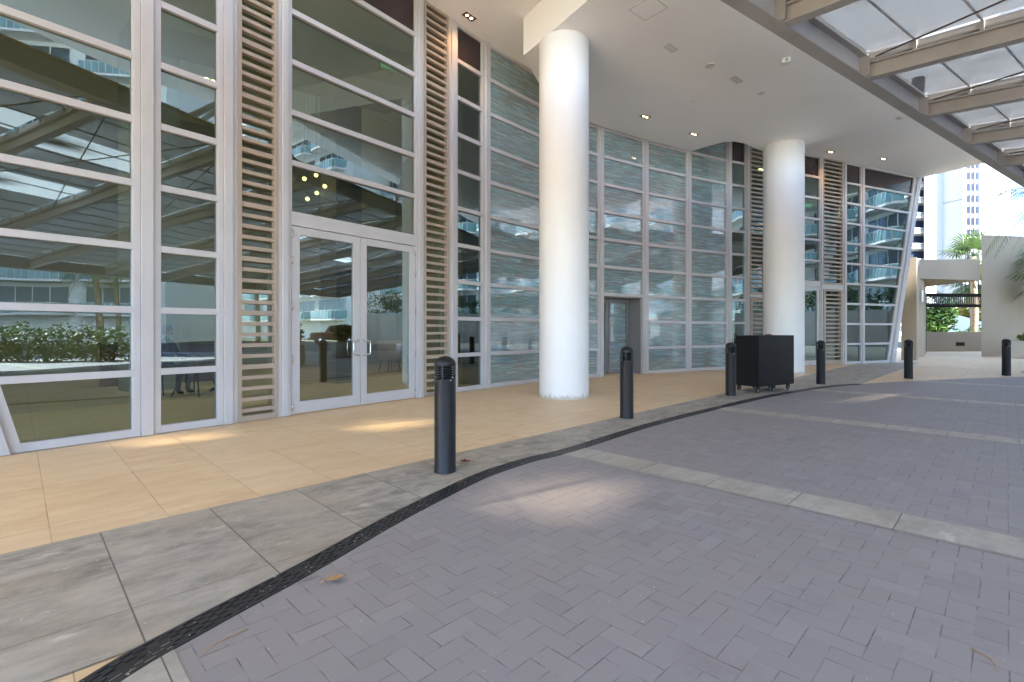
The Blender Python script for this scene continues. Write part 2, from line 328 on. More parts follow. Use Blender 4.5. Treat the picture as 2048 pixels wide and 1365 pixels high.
# ------------------------------------------------------------------ mesh helpers
class MB:
    def __init__(s): s.v = []; s.f = []; s.uv = {}; s.sm = set()
    def quad(s, pts, uvs=None):
        b = len(s.v); s.v += [tuple(p) for p in pts]; s.f.append(tuple(range(b, b+len(pts))))
        if uvs: s.uv[len(s.f)-1] = uvs
        return s
    def hexa(s, p):                            # 8 points: bottom ring 0-3, top ring 4-7
        b = len(s.v); s.v += [tuple(q) for q in p]
        for f in ((3, 2, 1, 0), (4, 5, 6, 7), (0, 1, 5, 4), (1, 2, 6, 5), (2, 3, 7, 6), (3, 0, 4, 7)):
            s.f.append(tuple(b+i for i in f))
        return s
    def box(s, x0, x1, y0, y1, z0, z1):
        return s.hexa([(x0, y0, z0), (x1, y0, z0), (x1, y1, z0), (x0, y1, z0), (x0, y0, z1), (x1, y0, z1), (x1, y1, z1), (x0, y1, z1)])
    def ob(s, F, s0, s1, z0, z1, d0, d1):      # box in a facade frame F: along, up, outward
        return s.hexa([F(s0, d1, z0), F(s1, d1, z0), F(s1, d0, z0), F(s0, d0, z0), F(s0, d1, z1), F(s1, d1, z1), F(s1, d0, z1), F(s0, d0, z1)])
    def prism(s, poly, z0, z1):
        n = len(poly); b = len(s.v)
        a = sum(poly[i][0]*poly[(i+1) % n][1]-poly[(i+1) % n][0]*poly[i][1] for i in range(n))
        if a < 0: poly = poly[::-1]
        s.v += [(p[0], p[1], z0) for p in poly] + [(p[0], p[1], z1) for p in poly]
        s.f.append(tuple(b+i for i in reversed(range(n)))); s.f.append(tuple(b+n+i for i in range(n)))
        for i in range(n): j = (i+1) % n; s.f.append((b+i, b+j, b+n+j, b+n+i))
        return s
    def sheet(s, poly, z):
        n = len(poly); a = sum(poly[i][0]*poly[(i+1) % n][1]-poly[(i+1) % n][0]*poly[i][1] for i in range(n))
        if a < 0: poly = poly[::-1]
        return s.quad([(p[0], p[1], z) for p in poly])
    def tube(s, pts, rad, n=8, cap=True, smooth=True):
        pts = [V(p) for p in pts]; b = len(s.v); m = len(pts)
        rad = rad if isinstance(rad, (list, tuple)) else [rad]*m
        up0 = None
        for i, p in enumerate(pts):
            t = (pts[min(i+1, m-1)]-pts[max(i-1, 0)]).normalized()
            if up0 is None:
                up0 = V((0, 0, 1)) if abs(t.z) < .9 else V((1, 0, 0))
            a = t.cross(up0).normalized(); c = a.cross(t).normalized(); up0 = c
            for k in range(n):
                q = 2*pi*k/n; s.v.append(tuple(p + (a*cos(q)+c*sin(q))*rad[i]))
        for i in range(m-1):
            for k in range(n):
                k2 = (k+1) % n
                s.f.append((b+i*n+k, b+i*n+k2, b+(i+1)*n+k2, b+(i+1)*n+k))
                if smooth: s.sm.add(len(s.f)-1)
        if cap:
            s.f.append(tuple(b+k for k in reversed(range(n)))); s.f.append(tuple(b+(m-1)*n+k for k in range(n)))
        return s
    def lathe(s, prof, n=32, c=(0, 0, 0), a0=0., a1=2*pi, smooth=True):
        full = abs(a1-a0-2*pi) < 1e-6; m = n if full else n+1; b = len(s.v)
        for r, z in prof:
            for k in range(m):
                q = a0+(a1-a0)*k/n; s.v.append((c[0]+r*cos(q), c[1]+r*sin(q), c[2]+z))
        for i in range(len(prof)-1):
            for k in range(n):
                k2 = (k+1) % m
                s.f.append((b+i*m+k, b+i*m+k2, b+(i+1)*m+k2, b+(i+1)*m+k))
                if smooth: s.sm.add(len(s.f)-1)
        return s
    def xf(s, mat, start=0):
        for i in range(start, len(s.v)): s.v[i] = tuple(mat @ V(s.v[i]))
        return s
    def build(s, name, mat, parent=None, bevel=0., **props):
        me = bpy.data.meshes.new(name); me.from_pydata(s.v, [], s.f); me.update()
        if s.uv:
            ul = me.uv_layers.new(name='UVMap')
            for fi, uvs in s.uv.items():
                p = me.polygons[fi]
                for k, li in enumerate(p.loop_indices): ul.data[li].uv = uvs[k]
        for i in s.sm:
            me.polygons[i].use_smooth = True
        me.materials.append(M[mat] if isinstance(mat, str) else mat)
        o = bpy.data.objects.new(name, me); C.objects.link(o)
        if parent is not None:
            o.parent = parent; o.matrix_parent_inverse = Matrix.Translation(parent.location).inverted() if False else Matrix.Identity(4)
        if bevel:
            b = o.modifiers.new('bevel', 'BEVEL'); b.width = bevel; b.segments = 2; b.limit_method = 'ANGLE'; b.angle_limit = R(40)
        for k, v in props.items(): o[k] = v
        return o

def empty(name, loc=(0, 0, 0), rz=0., **props):
    o = bpy.data.objects.new(name, None); C.objects.link(o); o.location = loc; o.rotation_euler = (0, 0, rz)
    o.empty_display_size = .2
    for k, v in props.items(): o[k] = v
    return o
def tag(o, label, cat, group=None):
    o['label'] = label; o['category'] = cat
    if group: o['group'] = group
    return o
def kids(o): return [c for c in bpy.data.objects if c.parent == o]
def copy_tree(o, parent=None):
    c = o.copy(); C.objects.link(c); c.parent = parent
    for ch in kids(o): copy_tree(ch, c)
    return c
def struct(name, mb, mat): return mb.build(name, mat, kind='structure')
def lerp(a, b, t): return (a[0]+(b[0]-a[0])*t, a[1]+(b[1]-a[1])*t)
def spline(pts, n=8):
    out = []
    for i in range(len(pts)-1):
        p0 = pts[max(i-1, 0)]; p1 = pts[i]; p2 = pts[i+1]; p3 = pts[min(i+2, len(pts)-1)]
        for k in range(n):
            t = k/n
            out.append(tuple(.5*((2*p1[j])+(-p0[j]+p2[j])*t+(2*p0[j]-5*p1[j]+4*p2[j]-p3[j])*t*t+(-p0[j]+3*p1[j]-3*p2[j]+p3[j])*t**3) for j in range(2)))
    out.append(tuple(pts[-1])); return out

# ------------------------------------------------------------------ ground and paving
struct('ground', MB().box(-400, 500, -400, 600, -.6, -.06), 'soil')
struct('street', MB().sheet([(20, -80), (44, -80), (44, 9), (20, 9)], -.03), 'asphalt')
struct('walkway', MB().sheet([(-22, -30), (20, -30), (20, 9), (37.9, 9), (37.9, 36), (-22, 36)], -.008), 'travertine')
D0 = [(-1.2, -6.), (-1.55, -3.), (-1.72, -1.), (-1.72, .4), (-1.62, 1.2), (-1.50, 1.816), (-1.35, 2.177), (-1.106, 2.677), (-.81, 3.355), (-.48, 4.0),
      (-.228, 4.43), (.174, 4.91), (.63, 5.325), (1.9, 6.75), (3.48, 8.274), (4.92, 9.585), (6.02, 10.45), (7.33, 11.38), (8.3, 11.85)]
DR = spline(D0, 8)
D1 = DR + [(9.1, 12.2), (10.05, 12.52), (12., 13.2), (14.2, 13.73), (18, 14.), (24, 13.4), (33, 11.5)]
# grey border band between two lines y = x + c, cut by the drain
def line_pts(c, x0, x1): return [(x0, x0+c), (x1, x1+c)]
struct('stone_border', MB().sheet([(-8.3, -8.3+5.79), (14.3, 14.3+5.79), (16.05, 16.05+4.05), (-6.55, -6.55+4.05)], -.004), 'marble')
struct('border_strip', MB().sheet([(-6.55, -6.55+4.05), (16.05, 16.05+4.05), (16.3, 16.3+3.52), (-6.3, -6.3+3.52)], -.0035), 'marble_small')
struct('driveway', MB().sheet(D1 + [(33, 9), (21, 9), (21, -30), (-1.2, -30)], 0.), 'pavers')
def arc_hit(c):                              # where the line x + y = c meets the drain arc
    for a, b in zip(D1, D1[1:]):
        fa, fb = a[0]+a[1]-c, b[0]+b[1]-c
        if fa <= 0 <= fb: return lerp(a, b, -fa/(fb-fa))
for i, c0 in enumerate((.06, 5.63, 11.30, 16.95, 22.62)):
    a, b = arc_hit(c0), arc_hit(c0+.57)
    struct('stone_band', MB().sheet([a, (a[0]+14, a[1]-14), (b[0]+14, b[1]-14), b], .003), 'band')
# trench drain: a slotted cast-iron grating that follows the arc
dr = MB(); hw = .073
P = [V((p[0], p[1], 0)) for p in DR]
ln = [0.]
for a, b in zip(P, P[1:]): ln.append(ln[-1]+(b-a).length)
def along(d):
    for i in range(len(P)-1):
        if ln[i+1] >= d or i == len(P)-2:
            t = (d-ln[i])/(ln[i+1]-ln[i]); p = P[i].lerp(P[i+1], t); e = (P[i+1]-P[i]).normalized(); return p, e, V((e.y, -e.x, 0))
rails = [(-.073, -.056), (-.046, -.036), (-.027, -.017), (-.006, .006), (.017, .027), (.036, .046), (.056, .073)]
tot = ln[-1]; seg = .08
k = 0
while k*seg < tot:
    a, b = k*seg, min((k+1)*seg, tot)
    pa, ea, na = along(a); pb, eb, nb_ = along(b)
    for r0, r1 in rails:
        q = [pa+na*r0, pa+na*r1, pb+nb_*r1, pb+nb_*r0]
        dr.hexa([(p.x, p.y, -.03) for p in q] + [(p.x, p.y, .006) for p in q])
    for gi in range(6):
        r0, r1 = rails[gi][1]-.0005, rails[gi+1][0]+.0005
        u = ((gi*37) % 80)/1000; w2 = .028+.02*random.random()
        if random.random() < .12: w2 = .078
        p1, e1, n1 = along(min(a+u, tot)); p2, e2, n2 = along(min(a+u+w2, tot))
        q = [p1+n1*r0, p1+n1*r1, p2+n2*r1, p2+n2*r0]
        dr.hexa([(p.x, p.y, -.03) for p in q] + [(p.x, p.y, .0052+.0006*random.random()) for p in q])
    k += 1
dro = empty('drain_grating', (0, 0, 0)); tag(dro, 'long black slotted iron drain grating curving between grey stone and pavers', 'drain')
dr.build('grating', 'iron', dro)
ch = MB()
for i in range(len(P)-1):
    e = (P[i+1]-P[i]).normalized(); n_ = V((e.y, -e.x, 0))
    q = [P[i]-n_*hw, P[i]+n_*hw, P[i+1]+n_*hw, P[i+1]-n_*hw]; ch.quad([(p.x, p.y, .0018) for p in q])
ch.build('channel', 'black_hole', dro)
db = MB()
for i in range(420):
    p1, e1, n1 = along(random.uniform(1., tot-1.5)); q0 = p1+n1*random.uniform(-.07, .07); a_ = random.uniform(0, 6.3)
    l_ = random.uniform(.003, .011); w_ = random.uniform(.002, .005); ex = V((cos(a_), sin(a_), 0)); ey = V((-sin(a_), cos(a_), 0))
    zz = .0065
    db.quad([(q0+ex*l_+V((0, 0, zz))), (q0+ey*w_+V((0, 0, zz+.001))), (q0-ex*l_+V((0, 0, zz))), (q0-ey*w_+V((0, 0, zz)))])
db.build('grit', 'grit', dro, kind='stuff')

# ------------------------------------------------------------------ the hotel building
RW = .767; ZH = 10*RW; ZL = 9*RW
def frame(P0, e):
    e = V((e[0], e[1])).normalized(); n = V((e.y, -e.x))
    return lambda s, d, z: (P0[0]+e.x*s+n.x*d, P0[1]+e.y*s+n.y*d, z)
B = empty('hotel_building', (0, 0, 0))
tag(B, 'hotel entrance building with tall glazed front, tan louvres, round columns and white overhanging soffit', 'building')
FL = frame((-.555, 11.0), (.6225, .783))
FR = frame((7.19, 16.4), (.917, .399))

def mull(F, s0, s1, z0=0, z1=ZH):
    m = MB(); w = s1-s0; c = (s0+s1)/2
    m.ob(F, s0, s0+w*.26, z0, z1, -.12, .0); m.ob(F, s1-w*.26, s1, z0, z1, -.12, .0)
    m.ob(F, s0+w*.26+.004, s1-w*.26-.004, z0, z1, -.12, .028)
    m.ob(F, s0+w*.26, s1-w*.26, z0, z1, -.12, -.02)
    return m.build('mullion', 'alu', B, .003)
def pane_quad(m, F, s0, s1, z0, z1, d=-.055, uv=False, ls=0., ):
    pts = [F(s0, d, z0), F(s1, d, z0), F(s1, d, z1), F(s0, d, z1)]
    m.quad(pts, [(s0+ls, z0), (s1+ls, z0), (s1+ls, z1), (s0+ls, z1)] if uv else None)
def window(F, s0, s1, r0=0, r1=10, spandrel=True, mat='glass', uvo=None, zb=None, label=None):
    m = MB(); p = MB(); t = .04; base = r0*RW if zb is None else zb
    m.ob(F, s0-.02, s0+.012, base, r1*RW, -.1, -.004); m.ob(F, s1-.012, s1+.02, base, r1*RW, -.1, -.004)
    sp = None
    for r in range(r0, r1+1):
        z = r*RW
        lo, hi = (z-t, z+t)
        if r == r0: lo, hi = base, base+.095
        if r == r1: lo, hi = z-.06, z
        m.ob(F, s0+.012, s1-.012, lo, hi, -.1, -.002)
        if r < r1:
            za = (base+.095) if r == r0 else z+t; zb2 = (z+RW-t) if r < r1-1 else z+RW-.06
            if spandrel and r == 9:
                sp = MB(); pane_quad(sp, F, s0+.012, s1-.012, za, zb2)
            elif uvo is not None: pane_quad(p, F, s0+.012, s1-.012, za, zb2, uv=True, ls=uvo)
            else: pane_quad(p, F, s0+.012, s1-.012, za, zb2)
    w = m.build('window', 'alu', B, .003)
    if label: w['label'] = label
    p.build('pane', mat, w)
    if sp: sp.build('spandrel_panel', 'spandrel', w)
    return w
def lean_window(F, sin_, sb, st, sgn, outer_b, outer_t):
    """big end window: inner edge upright at sin_, outer edge leaning from sb (base) to st (top)"""
    m = MB(); p = MB(); sp = MB(); t = .04
    so_ = lambda z: sb+(st-sb)*z/ZH
    oo = lambda z: outer_b+(outer_t-outer_b)*z/ZH
    def slab(z0, z1, a0, a1, b0, b1, d0, d1):   # a: s at bottom pair, b: s at top pair
        A = [F(a0, d1, z0), F(a1, d1, z0), F(a1, d0, z0), F(a0, d0, z0), F(b0, d1, z1), F(b1, d1, z1), F(b1, d0, z1), F(b0, d0, z1)]
        m.hexa(A)
    i0 = sin_
    a0_, a1_ = (i0-.02, i0+.012) if sgn > 0 else (i0-.012, i0+.02)
    m.ob(F, a0_, a1_, 0, ZH, -.1, -.004)
    for r in range(0, 11):
        z = r*RW; lo, hi = z-t, z+t
        if r == 0: lo, hi = 0, .095
        if r == 10: lo, hi = z-.06, z
        if sgn > 0: slab(lo, hi, i0, so_(lo), i0, so_(hi), -.1, -.002)
        else: slab(lo, hi, so_(lo), i0, so_(hi), i0, -.1, -.002)
        if r < 10:
            za = .095 if r == 0 else z+t; zb = z+RW-(t if r < 9 else .06)
            q = [F(i0, -.055, za), F(so_(za), -.055, za), F(so_(zb), -.055, zb), F(i0, -.055, zb)]
            (sp if r == 9 else p).quad(q)
    w = m.build('window', 'alu', B, .003)
    p.build('pane', 'glass', w); sp.build('spandrel_panel', 'spandrel', w)
    fr = MB()
    md = lambda z: so_(z)+(oo(z)-so_(z))*.42
    for f0, f1, dd in ((so_, md, .0), (md, oo, .05)):
        a0, a1, b0, b1 = f0(0), f1(0), f0(ZH), f1(ZH)
        if sgn < 0: a0, a1, b0, b1 = a1, a0, b1, b0
        g = .004*sgn if dd else 0
        fr.hexa([F(a0+g, dd, 0), F(a1, dd, 0), F(a1, -.14, 0), F(a0+g, -.14, 0), F(b0+g, dd, ZH), F(b1, dd, ZH), F(b1, -.14, ZH), F(b0+g, -.14, ZH)])
    fr.build('leaning_mullion', 'alu', B, .003)
def louver(F, s0, s1, z0=0, z1=ZH, r0=0, name='louver_panel', edge_w=.055, bottom=.08):
    m = MB()
    m.ob(F, s0, s0+edge_w, z0, z1, -.09, .012); m.ob(F, s1-edge_w, s1, z0, z1, -.09, .012)
    a, b = s0+edge_w, s1-edge_w
    m.ob(F, a, b, z0, z0+bottom, -.09, .008); m.ob(F, a, b, z1-.05, z1, -.09, .008)
    pitch = RW/5; k = 1
    while True:
        z = r0*RW+k*pitch
        if z > z1-.09: break
        if z > z0+bottom+.04:
            hh = .026 if k % 5 else .034
            m.ob(F, a, b, z-hh, z+hh, -.085, .0)
        k += 1
    o = m.build(name, 'louvre', B, .003)
    p = MB(); pane_quad(p, F, a-.01, b+.01, z0+.01, z1-.01, -.1); p.build('pane', 'glass', o)
    return o
def door_leaf(F, s0, s1, z1, hinge, glassm='glass_door', st=.125, top=.12, bot=.19, lab=None, hz=(.86, 1.12), handle=True):
    m = MB(); zb = .012
    m.ob(F, s0, s0+st, zb, z1, -.075, -.012); m.ob(F, s1-st, s1, zb, z1, -.075, -.012)
    m.ob(F, s0+st, s1-st, zb, bot, -.075, -.0125); m.ob(F, s0+st, s1-st, z1-top, z1, -.075, -.0125)
    d = m.build('door', 'alu', B, .003)
    if lab: d['label'] = lab
    p = MB(); pane_quad(p, F, s0+st-.005, s1-st+.005, bot-.005, z1-top+.005, -.045); p.build('pane', glassm, d)
    if handle:
        hs = (s1-.05) if hinge < 0 else (s0+.05); dx = -.10 if hinge < 0 else .10
        h = MB()
        for sd_ in (1, -1):
            dd = -.012 if sd_ > 0 else -.075
            o = .055*sd_
            h.tube([F(hs, dd, hz[0]), F(hs, dd+o*.7, hz[0]+.004), F(hs+dx*.2, dd+o, hz[0]+.01), F(hs+dx, dd+o, hz[0]+.015), F(hs+dx*1.1, dd+o, hz[0]+.05),
                    F(hs+dx*1.1, dd+o, hz[1]-.05), F(hs+dx, dd+o, hz[1]-.015), F(hs+dx*.2, dd+o, hz[1]-.01), F(hs, dd+o*.7, hz[1]-.004), F(hs, dd, hz[1])], .0125, 10)
        h.build('handle', 'chrome', d)
    for hzz in (.12, .85, 1.65, 2.35, 2.75):
        if hzz < z1-.1:
            g = MB(); sx = s0 if hinge < 0 else s1
            g.tube([F(sx, .0, hzz-.06), F(sx, .0, hzz+.06)], .012, 8); g.build('hinge', 'chrome', d)
    return d

# left straight front
lean_window(FL, -6.434, -7.386, -9.19, -1, -7.62, -9.42)
mull(FL, -6.434, -6.163); window(FL, -6.163, -5.491); mull(FL, -5.491, -5.247)
louver(FL, -5.247, -4.679); mull(FL, -4.679, -4.474)
window(FL, -4.474, -2.038, 4, 10, zb=3.0)
hd = MB(); hd.ob(FL, -4.474, -2.038, 2.885, 3.0, -.1, .0); hd.build('door_header', 'alu', B, .003)
door_leaf(FL, -4.462, -3.262, 2.875, -1, lab='left leaf of the tall glazed double door')
door_leaf(FL, -3.252, -2.05, 2.875, 1, lab='right leaf of the tall glazed double door')
mull(FL, -2.038, -1.839); louver(FL, -1.839, -1.17); mull(FL, -1.17, -.926); window(FL, -.926, -.15)
# curved teal wall, flat facets
TV = [(-.555, 11.), (.83, 12.485), (2.47, 13.73), (3.97, 14.68), (5.57, 15.58), (7.19, 16.4)]
tl = 'window of ten rows of teal striped glass'
uvo = 0.
for i in range(5):
    a, b = V(TV[i]), V(TV[i+1]); L = (b-a).length; F = frame(a, b-a)
    if i == 2:
        window(F, .11, L-.11, 3, 10, False, 'teal', uvo, zb=2.25, label='teal striped window above the recessed door')
        nm = MB()                              # recessed doorway: reveal, lintel underside
        nm.ob(F, L-.125, L-.09, 0, 2.26, -.64, -.1); nm.ob(F, .09, .125, 0, 2.26, -.64, -.1); nm.ob(F, .09, L-.09, 2.225, 2.26, -.64, -.1)
        nm.build('door_reveal', 'alu_shade', B)
        FD = frame(F(0, -.56, 0)[:2], b-a)
        d = door_leaf(FD, .13, .80, 2.215, 1, 'teal', .11, .11, .10, 'narrow recessed door with striped glass and blue sticker', (.9, 1.15))
        for c_ in kids(d):
            if c_.name.startswith('pane'):
                me = c_.data; ul = me.uv_layers.new(name='UVMap')
                for k_, (x_, y_) in enumerate(((0, 0), (.45, 0), (.45, 2), (0, 2))): ul.data[k_].uv = (x_+.3, y_)
        sk = MB(); sk.ob(FD, .30, .52, 1.50, 1.57, -.044, -.040); sk.build('sticker', 'sticker', d)
        sm_ = MB(); FDs = FD
        sm_.ob(FD, .815, .90, 0, 2.215, -.075, -.01); sm_.ob(FD, L-.22, L-.13, 0, 2.215, -.075, -.01)
        sm_.ob(FD, .90, L-.22, 0, .1, -.075, -.011); sm_.ob(FD, .90, L-.22, 2.1, 2.215, -.075, -.011)
        d.data.materials[0] = M['alu_shade']; s_ = sm_.build('sidelight', 'alu_shade', B, .003); p_ = MB(); pane_quad(p_, FD, .89, L-.21, .09, 2.11, -.05, True, 3.); p_.build('pane', 'teal', s_)
    else:
        window(F, .11, L-.11, 0, 10, False, 'teal', uvo, label=tl)
    uvo += L+.37
for i in range(6):
    if i == 0: F0, F1 = FL, frame(V(TV[0]), V(TV[1])-V(TV[0])); a0 = -.15
    p = V(TV[i])
    e0 = V((.6225, .783)) if i == 0 else (V(TV[i])-V(TV[i-1])).normalized()
    e1 = V((.917, .399)) if i == 5 else (V(TV[i+1])-V(TV[i])).normalized()
    n0 = V((e0.y, -e0.x)); n1 = V((e1.y, -e1.x)); nm_ = (n0+n1).normalized()
    w0 = .15 if i == 0 else .11; w1 = .134 if i == 5 else .11
    m = MB()
    for wa, wb, d in ((w0, w1, 0.), (.055, .055, .03)):
        a = p-e0*wa; b = p+e1*wb
        ring = [a+n0*d, p+nm_*d, b+n1*d, b-n1*.12, p-nm_*.12, a-n0*.12]
        m.prism([tuple(q) for q in ring], 0, ZH)
    m.build('mullion', 'alu', B, .003)
# dark wall added behind the striped glass to block light from behind
inn = [tuple(V(q)+V((-.62, .72))*k_) for k_ in (1.0,) for q in TV]; inn2 = [tuple(V(q)+V((-.72, .84))) for q in TV]
MB().prism(inn + inn2[::-1], 0, ZH-.02).build('light_block_wall', 'interior_dark', B)
# right straight front
window(FR, .134, .75); mull(FR, .75, .958)
ZD = 2.36
louver(FR, .958, 2.05, 2.52, ZH, 3); louver(FR, .975, 2.03, .012, ZD+.04, 0, 'door', .10, .17)
hd = MB(); hd.ob(FR, .958, 2.05, ZD+.055, 2.52, -.1, .0); hd.build('door_header', 'alu', B, .003)
mull(FR, 2.05, 2.25)
window(FR, 2.25, 4.507, 4, 10, zb=3.0)
hd = MB(); hd.ob(FR, 2.25, 4.507, 2.885, 3.0, -.1, .0); hd.build('door_header', 'alu', B, .003)
door_leaf(FR, 2.262, 3.373, 2.875, -1, lab='glazed door leaf mostly hidden behind the far column')
door_leaf(FR, 3.385, 4.495, 2.875, 1, lab='glazed door leaf beside the far column')
mull(FR, 4.507, 4.674)
louver(FR, 4.674, 5.81, 2.98, ZH, 4); ld = louver(FR, 4.69, 5.795, .012, 2.80, 0, 'door', .13, .17)
ld['label'] = 'tan louvred door with steel pull'
h = MB(); h.tube([FR(5.73, .012, .9), FR(5.73, .06, .91), FR(5.73, .06, 1.17), FR(5.73, .012, 1.18)], .012, 8); h.build('handle', 'chrome', ld)
hd = MB(); hd.ob(FR, 4.674, 5.81, 2.815, 2.98, -.1, .0); hd.build('door_header', 'alu', B, .003)
mull(FR, 5.81, 6.04); window(FR, 6.04, 6.88); mull(FR, 6.88, 7.123)
lean_window(FR, 7.123, 8.53, 10.37, 1, 8.975, 10.82)
# soffits, columns, upper storeys
e_c = V((.832, .554)); n_c = V((.554, -.832)); E0 = V((5.91, 8.37))
def epos(t, w=0.): q = E0+e_c*t+n_c*w; return (q.x, q.y)
slab = [epos(-32, 3.0), epos(-6, 3.0), epos(-2, 2.05), (20.62, 15.7), (17.9, 19.1), (17.12, 20.75), (12, 30), (-24, 16), (-30, -12)]
MB().prism(slab, ZH, ZH+.4).build('soffit', 'soffit', B)
low = [epos(-5.9, .55), epos(6.95, .55)]
lowp = [(1.30+(.235-1.30)*-1.2, 8.41+(10.12-8.41)*-1.2), (.235, 10.12), (1.05, 12.57)] + [(2.55, 13.70), (4.0, 14.62), (5.62, 15.54)] \
     + [(5.95, 15.12), (6.3, 14.78), (6.6, 14.72), (6.95, 14.86), (7.45, 15.22), (7.97, 15.6), (8.83, 15.0), (10.54, 13.29), (11.9, 11.93)]
MB().prism(lowp, ZL, ZH-.002).build('lowered_soffit', 'soffit', B)
for (cx, cy, r, zt, lab) in ((1.02, 9.72, .485, ZL, 'nearer thick white round column'), (8.28, 15.1, .56, ZL, 'farther thick white round column')):
    m = MB(); m.lathe([(r+.004, -.02), (r+.004, .015), (r, .03), (r, zt*.5), (r, zt)], 64, (cx, cy, 0)); m.build('column', 'column', B, label=lab)
MB().prism([epos(-75, .5), epos(15.8, .5), (17.5, 19.), (12, 34), (-40, 20), (-75, -20)], ZH+.4, 48).build('upper_wall', 'white', B)
# inner room: floor, back walls, end walls
MB().prism([FL(-7.6, -.16, 0)[:2], FL(.1, -.16, 0)[:2]] + [tuple(V(p)+V((-.15, .16))) for p in TV[1:5]] + [FR(0, -.2, 0)[:2], FR(8.9, -.16, 0)[:2], (13, 28), (-14, 18)], -.006, .002).build('interior_floor', 'travertine', B)
MB().prism([(-16, 10), (-4.6, 19.6), (-5, 20.2), (-16.4, 10.6)], 0, ZH).build('interior_wall', 'interior', B)
MB().prism([(-4.6, 19.6), (-.2, 12.0), (.1, 12.2), (-4.2, 20.0)], 0, ZH-.01).build('interior_wall', 'interior', B)
MB().prism([(-16.2, 10.2), (-8.0, 2.7), (-7.7, 3.0), (-15.8, 10.4)], 0, ZH-.02).build('interior_wall', 'interior', B)
MB().prism([FR(.1, -3.6, 0)[:2], FR(11.0, -3.2, 0)[:2], FR(11.0, -3.4, 0)[:2], FR(.1, -3.8, 0)[:2]], 0, ZH).build('interior_wall', 'interior_dark', B)
m = MB(); m.hexa([FR(8.7, -.15, 0), FR(8.9, -.15, 0), FR(9.3, -3.5, 0), FR(9.1, -3.5, 0), FR(10.5, -.15, ZH-.01), FR(10.7, -.15, ZH-.01), FR(11.1, -3.5, ZH-.01), FR(10.9, -3.5, ZH-.01)])
m.build('interior_wall', 'interior_dark', B)
# bulkhead with a sloping cove inside, inner piers
MB().prism([FL(-5.3, -3.4, 0)[:2], FL(-.3, -1.5, 0)[:2], FL(-.3, -3.2, 0)[:2], FL(-5.3, -4.6, 0)[:2]], 6.85, ZH-.003).build('bulkhead', 'interior', B)
MB().prism([FL(-5.2, -5.2, 0)[:2], FL(-4.3, -5.2, 0)[:2], FL(-4.3, -6.0, 0)[:2], FL(-5.2, -6.0, 0)[:2]], 0, ZH-.004).build('inner_pier', 'interior', B)
MB().prism([FL(-1.6, -3.4, 0)[:2], FL(-.9, -3.4, 0)[:2], FL(-.9, -4.1, 0)[:2], FL(-1.6, -4.1, 0)[:2]], 0, ZH-.005).build('inner_pier', 'interior_dark', B)
MB().prism([FL(-9.6, -2.2, 0)[:2], FL(-8.4, -2.2, 0)[:2], FL(-8.4, -2.6, 0)[:2], FL(-9.6, -2.6, 0)[:2]], 0, ZH-.006).build('inner_pier', 'interior', B)

# ------------------------------------------------------------------ ceiling fittings (all hang under a soffit)
def downlight(x, y, z, rz, label, lamp='lamp', power=9., lcol=(1, .50, .20), g='twin downlights in the white soffit', cat='ceiling light'):
    o = empty('ceiling_light', (x, y, z), rz); tag(o, label, cat, g)
    m = MB(); m.box(-.15, .15, -.075, .075, -.006, -.001)
    m.build('trim', 'trim_brown', o)
    for sx in (-.06, .06):
        kr = 2.3 if lamp == 'lamp_in' else 1.; l = MB(); l.lathe([(.0, -.014), (.024*kr, -.014), (.030*kr, -.009), (.030*kr, -.0065)], 20, (sx*(1+.3*(kr-1)), 0, 0)); l.build('lamp', lamp, o)
    if power:
        ld_ = bpy.data.lights.new('lamp_light', 'SPOT'); ld_.energy = power; ld_.spot_size = R(120); ld_.spot_blend = 1; ld_.color = lcol; ld_.shadow_soft_size = .06
        lo = bpy.data.objects.new('lamp_light', ld_); C.objects.link(lo); lo.parent = o; lo.location = (0, 0, -.05)
    return o
downlight(-.87, 10.07, ZH, R(50), 'twin downlight nearest the left louvres, at the top of the picture')
downlight(3.5, 13.0, ZL, R(33), 'twin downlight in front of the teal striped wall, just right of the nearer column')
downlight(5.2, 14.16, ZL, R(30), 'twin downlight at the lowered soffit tip before the dark narrow window')
downlight(11.4, 17.7, ZH, R(24), 'twin downlight right beside the farther column')
downlight(13.8, 18.4, ZH, R(24), 'twin downlight nearest the leaning end window')
o = empty('security_camera', (5.66, 10.24, ZL), R(-20)); tag(o, 'small white security camera on the soffit by the canopy edge', 'camera')
MB().box(-.06, .06, -.06, .06, -.03, 0).build('mount', 'white_plastic', o, .004)
MB().box(-.075, .075, -.13, .06, -.125, -.03).build('housing', 'white_plastic', o, .008)
m = MB(); m.lathe([(0, 0), (.028, 0), (.03, -.02), (.03, -.03)], 16); m.xf(Matrix.Translation((0, -.13, -.08)) @ Matrix.Rotation(R(90), 4, 'X')); m.build('lens', 'black', o)
def vent(x, y, z, rz, a, b, label, n=6, g=None, nm='ceiling_vent'):
    o = empty(nm, (x, y, z), rz); tag(o, label, 'vent' if nm == 'ceiling_vent' else 'hatch', g)
    m = MB(); m.box(-a, a, -b, -b+.012, -.008, 0); m.box(-a, a, b-.012, b, -.008, 0); m.box(-a, -a+.012, -b+.012, b-.012, -.008, 0); m.box(a-.012, a, -b+.012, b-.012, -.008, 0)
    m.build('frame', 'vent', o)
    s_ = MB()
    if n:
        for i in range(n):
            yy = -b+.012+(2*b-.024)*(i+.5)/n; s_.box(-a+.012, a-.012, yy-.004, yy+.004, -.007, 0)
        s_.build('grille', 'vent', o)
    else: MB().box(-a+.015, a-.015, -b+.015, b-.015, -.005, 0).build('panel', 'soffit', o)
vent(3.16, 9.85, ZL, R(40), .16, .07, 'small grey soffit grille left of the round detector ring', 5, 'grilles in the soffit')
